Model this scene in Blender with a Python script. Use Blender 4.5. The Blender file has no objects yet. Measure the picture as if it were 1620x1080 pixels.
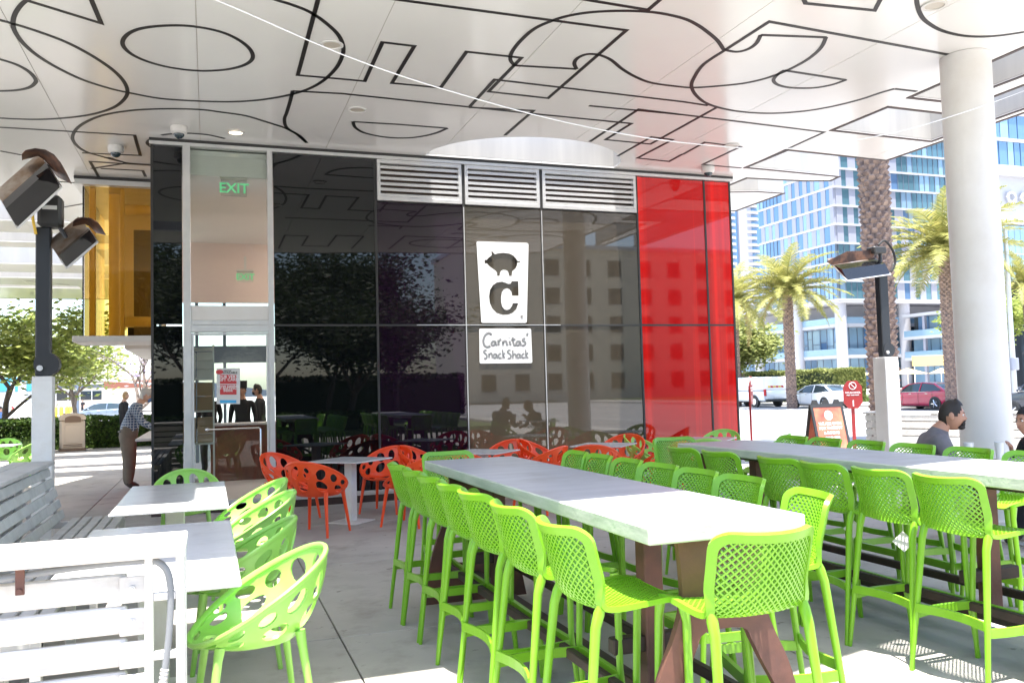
import bpy, bmesh, math, random
from mathutils import Vector, Matrix, geometry
import numpy as np
rnd = random.Random(7)
SC = bpy.context.scene
PI = math.pi
COL = SC.collection

# ------------------------------------------------------------------ camera
CF, CP, CR, CY, CH = 1350.0, .0545, -.0265, .342, 1.57     # focal (px of a 1620 px wide picture), pitch, roll, heading, eye height
vF = Vector((math.sin(CY)*math.cos(CP), math.cos(CY)*math.cos(CP), math.sin(CP)))
vR0 = Vector((math.cos(CY), -math.sin(CY), 0)); vU0 = vR0.cross(vF)
vR = math.cos(CR)*vR0 + math.sin(CR)*vU0; vU = vR.cross(vF)
cam = bpy.data.objects.new('camera', bpy.data.cameras.new('camera')); COL.objects.link(cam)
cam.matrix_world = Matrix(((vR.x, vU.x, -vF.x, 0), (vR.y, vU.y, -vF.y, 0), (vR.z, vU.z, -vF.z, CH), (0, 0, 0, 1)))
cam.data.sensor_width = 36; cam.data.lens = CF/1620*36; cam.data.clip_end = 3000; cam.data.clip_start = .05
SC.camera = cam
# ------------------------------------------------------------------ sky, sun, exposure
SUN = Vector((-.06, -.17, 1)).normalized()
W = bpy.data.worlds.new('World'); SC.world = W; W.use_nodes = True
nt = W.node_tree; bg = nt.nodes['Background']; sky = nt.nodes.new('ShaderNodeTexSky')
sky.sky_type = 'NISHITA'; sky.sun_disc = False
sky.sun_elevation = math.asin(SUN.z); sky.sun_rotation = math.atan2(SUN.x, SUN.y)
sky.dust_density = 1.6; sky.ozone_density = 1.0; sky.altitude = 10
nt.links.new(sky.outputs[0], bg.inputs[0]); bg.inputs[1].default_value = .15
sl = bpy.data.lights.new('sun', 'SUN'); sl.energy = 4.6; sl.angle = math.radians(.55); sl.color = (1, .955, .89)
so = bpy.data.objects.new('sun', sl); COL.objects.link(so); so.rotation_euler = SUN.to_track_quat('Z', 'Y').to_euler()
vs = SC.view_settings; vs.view_transform = 'Standard'; vs.look = 'None'; vs.gamma = 1; vs.use_curve_mapping = False
vs.exposure = 1.87
SC.cycles.max_bounces = 10; SC.cycles.diffuse_bounces = 5; SC.cycles.glossy_bounces = 4; SC.cycles.transparent_max_bounces = 16
SC.cycles.sample_clamp_indirect = 6

# a measured point: the place on a real plane that a pixel of the photograph shows
def _ray(x, y): return vF*CF + vR*(x-810) - vU*(y-540)
def gz(x, y, z=0):
    d = _ray(x, y); return Vector((0, 0, CH)) + d*((z-CH)/d.z)
def gy(x, y, Y):
    d = _ray(x, y); return Vector((0, 0, CH)) + d*(Y/d.y)
def gd(x, y, D):
    d = _ray(x, y); return Vector((0, 0, CH)) + d*(D/d.dot(vF))

# ------------------------------------------------------------------ materials
def mat(name, col, rough=.6, metal=0, spec=.5, noise=None, bump=None, coat=0, emis=None, coords='Object'):
    m = bpy.data.materials.new(name); m.use_nodes = True
    n, l = m.node_tree.nodes, m.node_tree.links; b = n['Principled BSDF']
    b.inputs['Base Color'].default_value = (*col, 1); b.inputs['Roughness'].default_value = rough
    b.inputs['Metallic'].default_value = metal; b.inputs['Specular IOR Level'].default_value = spec
    b.inputs['Coat Weight'].default_value = coat
    if emis: b.inputs['Emission Color'].default_value = (*emis[0], 1); b.inputs['Emission Strength'].default_value = emis[1]
    if noise or bump:
        tc = n.new('ShaderNodeTexCoord')
    if noise:                                  # (scale, second colour, detail, low, high)
        sc, c2, lo, hi = noise
        t = n.new('ShaderNodeTexNoise'); t.inputs['Scale'].default_value = sc if not isinstance(sc, tuple) else 1
        t.inputs['Detail'].default_value = 6; t.inputs['Roughness'].default_value = .6
        mp = n.new('ShaderNodeMapping')
        if isinstance(sc, tuple): mp.inputs['Scale'].default_value = sc
        l.new(tc.outputs[coords], mp.inputs[0]); l.new(mp.outputs[0], t.inputs['Vector'])
        r = n.new('ShaderNodeValToRGB'); r.color_ramp.elements[0].position = lo; r.color_ramp.elements[1].position = hi
        r.color_ramp.elements[0].color = (*c2, 1); r.color_ramp.elements[1].color = (*col, 1)
        l.new(t.outputs[0], r.inputs[0]); l.new(r.outputs[0], b.inputs['Base Color'])
    if bump:
        t2 = n.new('ShaderNodeTexNoise'); t2.inputs['Scale'].default_value = bump[0]; t2.inputs['Detail'].default_value = 5
        l.new(tc.outputs[coords], t2.inputs['Vector']); bp = n.new('ShaderNodeBump')
        bp.inputs['Strength'].default_value = bump[1]; bp.inputs['Distance'].default_value = .01
        l.new(t2.outputs[0], bp.inputs['Height']); l.new(bp.outputs[0], b.inputs['Normal'])
    return m
def glass(name, tint, ior=1.5, rough=0, see=1.0):
    m = bpy.data.materials.new(name); m.use_nodes = True; n, l = m.node_tree.nodes, m.node_tree.links; n.clear()
    o = n.new('ShaderNodeOutputMaterial'); mx = n.new('ShaderNodeMixShader'); f = n.new('ShaderNodeFresnel'); f.inputs[0].default_value = ior
    t = n.new('ShaderNodeBsdfTransparent'); t.inputs[0].default_value = (*tint, 1); g = n.new('ShaderNodeBsdfGlossy'); g.inputs['Roughness'].default_value = rough
    l.new(f.outputs[0], mx.inputs[0]); l.new(t.outputs[0], mx.inputs[1]); l.new(g.outputs[0], mx.inputs[2]); l.new(mx.outputs[0], o.inputs[0])
    return m
def leafmat(name, c1, c2, sc=3, trans=.35):
    m = bpy.data.materials.new(name); m.use_nodes = True; n, l = m.node_tree.nodes, m.node_tree.links; b = n['Principled BSDF']
    g = n.new('ShaderNodeNewGeometry'); r = n.new('ShaderNodeValToRGB')
    r.color_ramp.elements[0].color = (*c1, 1); r.color_ramp.elements[1].color = (*c2, 1)
    l.new(g.outputs['Random Per Island'], r.inputs[0]); l.new(r.outputs[0], b.inputs['Base Color'])
    b.inputs['Roughness'].default_value = .55; b.inputs['Specular IOR Level'].default_value = .35
    tr = n.new('ShaderNodeBsdfTranslucent'); l.new(r.outputs[0], tr.inputs[0]); mx = n.new('ShaderNodeMixShader'); mx.inputs[0].default_value = trans
    o = n['Material Output']; l.new(b.outputs[0], mx.inputs[1]); l.new(tr.outputs[0], mx.inputs[2]); l.new(mx.outputs[0], o.inputs[0])
    return m
M = dict(
 ceil=mat('soffit_white', (.82, .81, .78), .17, spec=.5, noise=(.35, (.77, .755, .73), .35, .7)),
 seam=mat('seam_sealant', (.50, .46, .41), .6), black=mat('black_paint', (.012, .012, .013), .4), groove=mat('black_groove', (.015, .013, .013), .5),
 steel=mat('brushed_steel', (.60, .585, .55), .30, .7, noise=((3, 3, .05), (.43, .42, .40), .35, .65), bump=(80, .04)),
 fascia=mat('canopy_fascia', (.58, .56, .52), .40, .30, noise=((3, 3, .3), (.49, .475, .45), .35, .65)),
 alu=mat('anodised_aluminium', (.68, .68, .67), .40, .6, noise=(5, (.60, .60, .60), .3, .7)),
 white=mat('white_powdercoat', (.80, .79, .77), .42, noise=(2.5, (.68, .67, .65), .3, .6)),
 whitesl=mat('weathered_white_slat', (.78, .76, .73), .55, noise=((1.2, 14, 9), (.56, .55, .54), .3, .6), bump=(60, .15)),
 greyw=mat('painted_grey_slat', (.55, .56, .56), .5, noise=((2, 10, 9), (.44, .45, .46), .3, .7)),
 column=mat('column_white', (.76, .75, .73), .5, noise=(1.2, (.70, .69, .68), .3, .7)),
 pblack=mat('black_tinted_glass', (.004, .005, .006), .015, spec=.62),
 ppurple=mat('violet_tinted_glass', (.011, .004, .013), .015, spec=.62),
 pbrown=mat('bronze_tinted_glass', (.060, .049, .034), .02, spec=1.0, noise=((.5, 1, .25), (.042, .034, .024), .35, .65)),
 pred=mat('red_glass', (.92, .018, .012), .03, spec=.5, noise=((1.6, 1, .02), (.52, .010, .010), .44, .56)),
 pyel=glass('amber_glass', (.97, .80, .42), 1.45),
 clear=glass('clear_glass', (.90, .93, .91), 1.30),
 bar=mat('green_plastic', (.18, .45, .013), .32, spec=.5, noise=(3.5, (.215, .47, .03), .35, .65)), lime=mat('lime_plastic', (.31, .66, .10), .28, spec=.5, noise=(3.5, (.36, .66, .15), .35, .65)),
 orange=mat('orange_plastic', (.86, .075, .012), .3, spec=.5),
 pink=mat('faded_tag', (.8, .8, .78), .6),
 ttop=mat('zinc_table_top', (.47, .48, .50), .38, noise=((1.5, 9, 3), (.36, .37, .40), .3, .7)),
 tedge=mat('weathered_table_edge', (.56, .58, .50), .6, noise=((2.5, 2.5, 26), (.40, .44, .36), .35, .65), bump=(40, .2)),
 rust=mat('rusted_steel', (.20, .085, .062), .55, .2, noise=(5, (.12, .060, .050), .35, .65), bump=(50, .1)),
 rustd=mat('dark_rusted_steel', (.075, .045, .038), .55, .3, noise=(7, (.04, .03, .03), .3, .7)),
 conc=mat('patio_concrete', (.47, .445, .41), .75, noise=(1.1, (.38, .36, .335), .3, .68), bump=(90, .12), coords='Object'),
 plaza=mat('plaza_concrete', (.48, .47, .45), .8, noise=(.4, (.40, .39, .38), .3, .7)),
 road=mat('road_concrete', (.33, .33, .33), .8, noise=(.25, (.27, .27, .275), .3, .7)),
 paint=mat('road_paint', (.75, .75, .73), .6), kerb=mat('kerb_concrete', (.42, .41, .39), .8),
 tabw=mat('white_table_top', (.66, .67, .68), .25, noise=(3, (.58, .59, .61), .3, .7)),
 rubber=mat('black_rubber', (.02, .02, .02), .7), chrome=mat('chrome', (.7, .7, .7), .12, 1),
 carglass=mat('car_glass', (.03, .05, .06), .03, spec=.8),
 carwhite=mat('car_white', (.78, .79, .80), .22, coat=1), carred=mat('car_red', (.50, .012, .06), .25, coat=1),
 cardark=mat('car_dark', (.025, .03, .045), .2, coat=1), carsil=mat('car_silver_blue', (.30, .36, .43), .25, .5, coat=1),
 lampred=mat('tail_lamp', (.5, .01, .02), .2), trim=mat('black_trim', (.03, .03, .03), .5),
 yellow=mat('yellow_paint', (.75, .48, .05), .5), tan=mat('tan_plastic', (.62, .50, .38), .6), tand=mat('brown_plastic', (.22, .14, .09), .6),
 trunk=mat('bark', (.20, .16, .13), .9, noise=(12, (.10, .08, .065), .3, .7), bump=(30, .5)),
 ptrunk=mat('palm_bark', (.27, .19, .15), .9, noise=(9, (.11, .08, .075), .35, .65), bump=(30, .5)),
 pscale=mat('palm_leaf_base', (.36, .25, .19), .9, noise=(6, (.15, .11, .10), .35, .62), bump=(30, .4)),
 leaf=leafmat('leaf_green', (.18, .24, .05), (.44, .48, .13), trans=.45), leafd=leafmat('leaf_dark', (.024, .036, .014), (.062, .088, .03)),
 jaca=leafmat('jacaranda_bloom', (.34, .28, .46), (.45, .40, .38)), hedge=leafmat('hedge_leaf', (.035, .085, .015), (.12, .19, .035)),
 hedgey=leafmat('ficus_leaf', (.17, .21, .06), (.38, .40, .14), trans=.4), palm=leafmat('palm_leaf', (.19, .215, .05), (.47, .42, .14)),
 palmd=leafmat('palm_leaf_dry', (.34, .25, .09), (.50, .38, .15)), lawn=leafmat('grass', (.08, .14, .03), (.17, .25, .06)),
 soil=mat('soil_lawn', (.09, .13, .04), .9, noise=(.6, (.06, .09, .03), .3, .7)),
 skin=mat('skin', (.42, .22, .15), .5), skinl=mat('skin_light', (.55, .33, .24), .5), hair=mat('dark_hair', (.018, .014, .012), .6),
 hairb=mat('blond_hair', (.38, .25, .12), .6), greyshirt=mat('grey_shirt', (.15, .145, .165), .8, noise=(25, (.12, .115, .13), .3, .7)),
 blackc=mat('black_cloth', (.014, .014, .018), .85), khaki=mat('khaki_trousers', (.17, .145, .115), .85, noise=(8, (.13, .11, .09), .3, .7)),
 bluec=mat('blue_cloth', (.10, .20, .42), .8), whitec=mat('white_cloth', (.65, .65, .63), .8), redc=mat('red_cloth', (.6, .04, .05), .8),
 capc=mat('cap_grey', (.50, .49, .47), .8), eye=mat('eye_white', (.7, .68, .65), .3), lip=mat('lip', (.35, .14, .11), .5), shoe=mat('shoe', (.05, .04, .035), .5),
 orangebd=mat('printed_orange_board', (.62, .22, .12), .55, noise=(1.6, (.40, .06, .05), .35, .6)), signred=mat('dark_red_sign', (.28, .018, .018), .45),
 cream=mat('cream_stucco', (.66, .60, .50), .85), window=mat('dark_window', (.03, .035, .04), .05, spec=.7),
 cardb=mat('cardboard', (.42, .30, .19), .8), boxw=mat('white_cardboard', (.66, .66, .64), .7),
 exitg=mat('exit_letters', (.16, .52, .26), .5, emis=((.15, .8, .35), .15)), posterb=mat('poster_blue', (.06, .42, .75), .5), posterr=mat('poster_red', (.55, .045, .05), .5),
 roomfill=mat('room_fill_glow', (.9, .85, .75), .5, emis=((1, .84, .72), 18)), lampw=mat('lamp_glow', (.9, .8, .6), .5, emis=((1, .85, .6), 1.5)), frost=mat('frosted_lens', (.55, .50, .42), .35),
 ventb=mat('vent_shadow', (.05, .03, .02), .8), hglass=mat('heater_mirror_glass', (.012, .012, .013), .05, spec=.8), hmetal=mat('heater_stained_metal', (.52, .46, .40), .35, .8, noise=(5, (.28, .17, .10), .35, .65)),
 hrust=mat('heater_hood', (.20, .09, .05), .5, .5, noise=(5, (.045, .022, .018), .40, .62)), hpost=mat('heater_post_paint', (.018, .020, .024), .4),
 cup=mat('plastic_cup', (.75, .77, .80), .2), milk=mat('ice_drink', (.75, .73, .70), .4), glow=mat('plain_white', (.8, .8, .8), .6),
 cord=mat('grey_conduit', (.22, .23, .24), .5), cordw=mat('ribbed_conduit', (.52, .50, .47), .5),
 tarp=mat('white_canvas', (.82, .80, .80), .7), teal=mat('teal_awning', (.06, .35, .5), .6), brick=mat('brick_red', (.33, .13, .09), .8),
 tw_blue=mat('tower_glass_blue', (.13, .24, .40), .08, .25, spec=.9), tw_teal=mat('tower_glass_teal', (.10, .21, .25), .08, .25, spec=.9), tw_lite=mat('tower_glass_pale', (.26, .40, .52), .12, .2, spec=.9),
 tw_panel=mat('tower_white_panel', (.33, .34, .40), .5), tw_band=mat('tower_floor_band', (.46, .47, .50), .6), tw_conc=mat('tower_concrete', (.45, .45, .48), .8), tw_mull=mat('tower_mullion', (.13, .17, .22), .5),
 glow_i=mat('interior_wall', (.62, .58, .54), .7), pinkw=mat('interior_pink', (.80, .64, .60), .6), umb=mat('yellow_canvas', (.72, .50, .20), .8),
 ypipe=mat('amber_pipe', (.80, .75, .62), .45), yback=mat('amber_room', (.16, .14, .10), .6), ghost=mat('curtain', (.4, .36, .3), .8),
)
def stain(m, dark=.62, scale=2.3, specks=True):
    n, l = m.node_tree.nodes, m.node_tree.links; b = n['Principled BSDF']; src = b.inputs['Base Color'].links[0].from_socket
    g = n.new('ShaderNodeNewGeometry'); f = None
    for sc, lo, hi, dk in ((scale, .52, .70, dark), (.55, .35, .75, .84))+(((7.0, .63, .70, .55),) if specks else ()):
        t = n.new('ShaderNodeTexNoise'); t.inputs['Scale'].default_value = sc; t.inputs['Detail'].default_value = 7; t.inputs['Roughness'].default_value = .62; l.new(g.outputs['Position'], t.inputs['Vector'])
        r = n.new('ShaderNodeValToRGB'); r.color_ramp.elements[0].position = lo; r.color_ramp.elements[1].position = hi; r.color_ramp.elements[0].color = (1, 1, 1, 1); r.color_ramp.elements[1].color = (dk, dk*.98, dk*.95, 1); l.new(t.outputs[0], r.inputs[0])
        mx = n.new('ShaderNodeMix'); mx.data_type = 'RGBA'; mx.blend_type = 'MULTIPLY'; mx.inputs[0].default_value = 1; l.new(src, mx.inputs[6]); l.new(r.outputs[0], mx.inputs[7]); src = mx.outputs[2]
    l.new(src, b.inputs['Base Color'])
stain(M['conc'], .74); stain(M['ttop'], .82, 3.0, False); stain(M['tabw'], .88, 4, False); stain(M['whitesl'], .86, 6, False); stain(M['greyw'], .84, 6, False); stain(M['column'], .94, 1.2, False); stain(M['white'], .92, 5, False); stain(M['rust'], .7, 4, False)
def plaid():
    m = mat('plaid_shirt', (.3, .35, .45), .85); n, l = m.node_tree.nodes, m.node_tree.links; b = n['Principled BSDF']
    tc = n.new('ShaderNodeTexCoord'); s = n.new('ShaderNodeSeparateXYZ'); l.new(tc.outputs['Object'], s.inputs[0])
    def line(sock, k):
        a = n.new('ShaderNodeMath'); a.operation = 'MULTIPLY'; a.inputs[1].default_value = k; l.new(sock, a.inputs[0])
        f = n.new('ShaderNodeMath'); f.operation = 'FRACT'; l.new(a.outputs[0], f.inputs[0])
        g = n.new('ShaderNodeMath'); g.operation = 'LESS_THAN'; g.inputs[1].default_value = .26; l.new(f.outputs[0], g.inputs[0]); return g.outputs[0]
    ad = n.new('ShaderNodeMath'); ad.operation = 'ADD'; l.new(s.outputs[0], ad.inputs[0]); l.new(s.outputs[1], ad.inputs[1])
    h = line(s.outputs[2], 22); v = line(ad.outputs[0], 22)
    mx = n.new('ShaderNodeMath'); mx.operation = 'MAXIMUM'; l.new(h, mx.inputs[0]); l.new(v, mx.inputs[1])
    c = n.new('ShaderNodeMix'); c.data_type = 'RGBA'; c.inputs[6].default_value = (.045, .085, .17, 1); c.inputs[7].default_value = (.42, .47, .52, 1)
    l.new(mx.outputs[0], c.inputs[0]); l.new(c.outputs[2], b.inputs['Base Color']); return m
M['plaid'] = plaid()

# ------------------------------------------------------------------ mesh helpers
class MB:
    def __init__(s): s.v = []; s.f = []; s.m = []
    def add(s, vs, fs, mi=0):
        o = len(s.v); s.v += [tuple(v) for v in vs]; s.f += [tuple(i+o for i in f) for f in fs]; s.m += [mi]*len(fs); return s
    def box(s, x0, x1, y0, y1, z0, z1, mi=0, mtx=None):
        vs = [Vector((x, y, z)) for z in (z0, z1) for y in (y0, y1) for x in (x0, x1)]
        if mtx: vs = [mtx @ v for v in vs]
        return s.add(vs, [(0, 2, 3, 1), (4, 5, 7, 6), (0, 1, 5, 4), (2, 6, 7, 3), (0, 4, 6, 2), (1, 3, 7, 5)], mi)
    def bev(s, x0, x1, y0, y1, z0, z1, b=.01, mi=0, mtx=None):          # box with all edges chamfered
        vs = []; idx = {}
        def P(*p):
            if p not in idx:
                idx[p] = len(vs); vs.append(Vector(p))
            return idx[p]
        X, Y, Z = (x0, x1), (y0, y1), (z0, z1); fs = []
        def cv(i, j, k, ax):
            p = [X[i], Y[j], Z[k]]; sg = [1 if i == 0 else -1, 1 if j == 0 else -1, 1 if k == 0 else -1]
            for a in range(3):
                if a != ax: p[a] += sg[a]*b
            return P(*[round(q, 6) for q in p])
        for k in (0, 1): fs.append([cv(0, 0, k, 2), cv(1, 0, k, 2), cv(1, 1, k, 2), cv(0, 1, k, 2)][::1 if k else -1])
        for j in (0, 1): fs.append([cv(0, j, 0, 1), cv(1, j, 0, 1), cv(1, j, 1, 1), cv(0, j, 1, 1)][::-1 if j else 1])
        for i in (0, 1): fs.append([cv(i, 0, 0, 0), cv(i, 1, 0, 0), cv(i, 1, 1, 0), cv(i, 0, 1, 0)][::1 if i else -1])
        for i in (0, 1):
            for j in (0, 1): fs.append([cv(i, j, 0, 0), cv(i, j, 1, 0), cv(i, j, 1, 1), cv(i, j, 0, 1)])
            for k in (0, 1): fs.append([cv(i, 0, k, 0), cv(i, 1, k, 0), cv(i, 1, k, 2), cv(i, 0, k, 2)])
        for j in (0, 1):
            for k in (0, 1): fs.append([cv(0, j, k, 1), cv(1, j, k, 1), cv(1, j, k, 2), cv(0, j, k, 2)])
        for i in (0, 1):
            for j in (0, 1):
                for k in (0, 1): fs.append([cv(i, j, k, 0), cv(i, j, k, 1), cv(i, j, k, 2)])
        if mtx: vs = [mtx @ v for v in vs]
        return s.add(vs, fs, mi)
    def tube(s, pts, r, n=8, mi=0, cap=True, closed=False, flat=1.0, up=None):
        pts = [Vector(p) for p in pts]; N = len(pts); rr = r if isinstance(r, (list, tuple)) else [r]*N; vs = []; pu = up
        for i, p in enumerate(pts):
            a = pts[(i-1) % N] if (i or closed) else p; c = pts[(i+1) % N] if (i < N-1 or closed) else p
            t = (c-a)
            t = t.normalized() if t.length > 1e-9 else Vector((0, 0, 1))
            if pu is None: pu = Vector((0, 0, 1)) if abs(t.z) < .9 else Vector((1, 0, 0))
            sd = t.cross(pu)
            if sd.length < 1e-6: sd = t.cross(Vector((.3, .8, .1)))
            sd.normalize(); u2 = sd.cross(t).normalized()
            if up is None: pu = u2
            for k in range(n):
                an = 2*PI*k/n; vs.append(p + sd*math.cos(an)*rr[i] + u2*math.sin(an)*rr[i]*flat)
        fs = []; R = N if closed else N-1
        for i in range(R):
            for k in range(n):
                a, b2 = i*n+k, i*n+(k+1) % n; c, d = ((i+1) % N)*n+(k+1) % n, ((i+1) % N)*n+k; fs.append((a, b2, c, d))
        if cap and not closed: fs += [tuple(range(n))[::-1], tuple((N-1)*n+k for k in range(n))]
        return s.add(vs, fs, mi)
    def cyl(s, c, r, z0, z1, n=16, mi=0, r2=None): return s.tube([(c[0], c[1], z0), (c[0], c[1], z1)], [r, r if r2 is None else r2], n, mi)
    def ell(s, c, rx, ry, rz, nu=12, nv=8, mi=0, mtx=None):
        vs = []; c = Vector(c)
        for j in range(nv+1):
            a = PI*j/nv
            for i in range(nu):
                b = 2*PI*i/nu; v = Vector((rx*math.sin(a)*math.cos(b), ry*math.sin(a)*math.sin(b), rz*math.cos(a)))
                vs.append((mtx @ v if mtx else v)+c)
        return s.add(vs, [(j*nu+i, (j+1)*nu+i, (j+1)*nu+(i+1) % nu, j*nu+(i+1) % nu) for j in range(nv) for i in range(nu)], mi)
    def prism(s, pts, d, mi=0):                                          # planar loop of 3-D points, extruded by vector d
        n = len(pts); p0 = [Vector(p) for p in pts]; d = Vector(d)
        return s.add(p0+[p+d for p in p0], [tuple(range(n))[::-1], tuple(range(n, 2*n))]+[(i, (i+1) % n, n+(i+1) % n, n+i) for i in range(n)], mi)
    def loft(s, rings, mi=0, cap=True):
        n = len(rings[0]); vs = [p for r in rings for p in r]; fs = [(i*n+k, i*n+(k+1) % n, (i+1)*n+(k+1) % n, (i+1)*n+k) for i in range(len(rings)-1) for k in range(n)]
        if cap: fs += [tuple(range(n))[::-1], tuple((len(rings)-1)*n+k for k in range(n))]
        return s.add(vs, fs, mi)
    def mesh(s, name, mats, smooth=False):
        me = bpy.data.meshes.new(name); me.from_pydata(s.v, [], s.f)
        for m in (mats if isinstance(mats, (list, tuple)) else [mats]): me.materials.append(m)
        if max(s.m, default=0): me.polygons.foreach_set('material_index', s.m)
        bm = bmesh.new(); bm.from_mesh(me); bmesh.ops.recalc_face_normals(bm, faces=bm.faces); bm.to_mesh(me); bm.free()
        if smooth:
            me.polygons.foreach_set('use_smooth', [True]*len(me.polygons))
            try: me.set_sharp_from_angle(angle=math.radians(38))
            except Exception: pass
        me.update(); return me
    def build(s, name, mats, parent=None, smooth=False, **k): return obj(name, s.mesh(name, mats, smooth), parent, **k)
def tag(o, label=None, cat=None, group=None, kind=None):
    if label: o['label'] = label
    if cat: o['category'] = cat
    if group: o['group'] = group
    if kind: o['kind'] = kind
    return o
def obj(name, me, parent=None, loc=None, rot=None, **k):
    o = bpy.data.objects.new(name, me); COL.objects.link(o)
    if parent: o.parent = parent
    if loc is not None: o.location = loc
    if rot is not None: o.rotation_euler = rot
    return tag(o, **k)
def thing(name, loc, rz, label, cat, group=None): return obj(name, None, None, loc, (0, 0, rz), label=label, cat=cat, group=group)
KIDS = {}
def copy_tree(root, loc, rz, label, group=None):
    def cp(o, par):
        c = o.copy(); COL.objects.link(c)
        if par: c.parent = par
        for ch in o.children: cp(ch, c)
        return c
    r = cp(root, None); r.location = loc; r.rotation_euler = (0, 0, rz); r['label'] = label
    if group: r['group'] = group
    return r
def inpoly(x, y, P):
    c = False; j = len(P)-1
    for i in range(len(P)):
        if (P[i][1] > y) != (P[j][1] > y) and x < (P[j][0]-P[i][0])*(y-P[i][1])/(P[j][1]-P[i][1])+P[i][0]: c = not c
        j = i
    return c
def sheet2d(outer, holes=(), inner=()):                                  # triangulated 2-D region with holes -> verts, tris
    pts = []; ed = []
    for lp in [outer]+list(holes):
        o = len(pts); pts += [Vector((p[0], p[1])) for p in lp]; ed += [(o+i, o+(i+1) % len(lp)) for i in range(len(lp))]
    for p in inner:
        if inpoly(p[0], p[1], outer) and not any(inpoly(p[0], p[1], h) for h in holes): pts.append(Vector(p))
    v, e, f, *_ = geometry.delaunay_2d_cdt(pts, ed, [], 0, 1e-6)
    out = []
    for t in f:
        cx = sum(v[i].x for i in t)/len(t); cy = sum(v[i].y for i in t)/len(t)
        if inpoly(cx, cy, outer) and not any(inpoly(cx, cy, h) for h in holes): out.append(tuple(t))
    return [tuple(p) for p in v], out
def solid(mb, vs, fs, nrm, th, mi=0):                                    # thicken a surface along per-vertex normals
    n = len(vs); top = [Vector(v)+Vector(nn)*th/2 for v, nn in zip(vs, nrm)]; bot = [Vector(v)-Vector(nn)*th/2 for v, nn in zip(vs, nrm)]
    cnt = {}
    for f in fs:
        for i in range(len(f)):
            a, b = f[i], f[(i+1) % len(f)]; cnt[(a, b)] = 1
    bd = [(a, b) for (a, b) in cnt if (b, a) not in cnt]
    mb.add(top+bot, list(fs)+[tuple(i+n for i in f[::-1]) for f in fs]+[(a, a+n, b+n, b) for a, b in bd], mi)
def plate(mb, outer, holes, place, th, mi=0):                            # flat plate with cut-outs; place(x,y)->3-D, th vector
    v, f = sheet2d(outer, holes); p = [Vector(place(*q)) for q in v]; solid(mb, p, f, [Vector(th)]*len(p), 1.0, mi)
def text_mb(mb, body, size, place, th, mi=0, align='CENTER', bold=0):
    c = bpy.data.curves.new('t', 'FONT'); c.body = body; c.size = size; c.align_x = align; c.offset = bold; c.resolution_u = 2
    o = bpy.data.objects.new('t', c); COL.objects.link(o); bpy.context.view_layer.update()
    me = bpy.data.meshes.new_from_object(o.evaluated_get(bpy.context.evaluated_depsgraph_get()))
    p = [Vector(place(v.co.x, v.co.y)) for v in me.vertices]; fs = [tuple(f.vertices) for f in me.polygons]
    solid(mb, p, fs, [Vector(th)]*len(p), 1.0, mi)
    bpy.data.objects.remove(o); bpy.data.curves.remove(c); bpy.data.meshes.remove(me)
def ribbon(mb, pts, w, th, closed=False, mi=0):                          # strip along a 2-D polyline lying in a horizontal plane
    P = [Vector((p[0], p[1])) for p in pts]; z = pts[0][2]; N = len(P); L = []; R = []
    for i in range(N):
        a = P[(i-1) % N] if (i or closed) else None; c = P[(i+1) % N] if (i < N-1 or closed) else None
        d1 = (P[i]-a).normalized() if a is not None else None; d2 = (c-P[i]).normalized() if c is not None else None
        d1 = d1 or d2; d2 = d2 or d1; n1 = Vector((-d1.y, d1.x)); n2 = Vector((-d2.y, d2.x)); m = n1+n2
        m = n1 if m.length < .2 else m.normalized()*min(1/max(.25, m.normalized().dot(n1)), 3)
        L.append(P[i]+m*w/2); R.append(P[i]-m*w/2)
    R_ = range(N if closed else N-1)
    vs = [(p.x, p.y, z) for p in L]+[(p.x, p.y, z) for p in R]+[(p.x, p.y, z-th) for p in L]+[(p.x, p.y, z-th) for p in R]; fs = []
    for i in R_:
        j = (i+1) % N; fs += [(i, j, N+j, N+i), (2*N+i, 3*N+i, 3*N+j, 2*N+j), (i, 2*N+i, 2*N+j, j), (N+i, N+j, 3*N+j, 3*N+i)]
    mb.add(vs, fs, mi)
def smooth_path(pts, k=4, closed=False):
    P = [Vector(p) for p in pts]; n = len(P); out = []
    for i in range(n if closed else n-1):
        a = P[(i-1) % n] if (closed or i) else P[0]; b = P[i]; c = P[(i+1) % n]; d = P[(i+2) % n] if (closed or i < n-2) else P[n-1]
        for j in range(k):
            t = j/k; out.append(.5*((2*b)+(c-a)*t+(2*a-5*b+4*c-d)*t*t+(3*b-a-3*c+d)*t*t*t))
    if not closed: out.append(P[-1])
    return out

# ================================================================== ground
def slab(name, x0, x1, y0, y1, z0, z1, m, parent=None, b=0, **k):
    mb = MB(); (mb.bev(x0, x1, y0, y1, z0, z1, b) if b else mb.box(x0, x1, y0, y1, z0, z1)); return mb.build(name, m, parent, **k)
slab('ground', -900, 900, -900, 900, -.40, -.20, M['plaza'], kind='structure')
patio = slab('patio_floor', -13.62, 13.2, -6.36, 34.2, -.19, -.03, M['kerb'], kind='structure')
slm = {}
for i in range(11):
    for j in range(17):
        x0, y0 = -13.61+2.4*i, -6.35+2.4*j
        o = obj('concrete_slab', slm.setdefault((i*3+j*5) % 4, MB().bev(0, 2.39, 0, 2.39, -.05, 0, .004).mesh('concrete_slab', M['conc'])), patio, (x0, y0, 0))
slab('street', 14.2, 37.5, -120, 260, -.19, -.15, M['road'], kind='structure')
mb = MB()
for y in range(-60, 160, 9): mb.box(25.9, 26.05, y, y+3.2, -.148, -.146)
for x in (19.4, 32.3): mb.box(x, x+.14, -100, 240, -.148, -.146)
mb.build('road_marking', M['paint'], bpy.data.objects['street'], kind='stuff')
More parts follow.
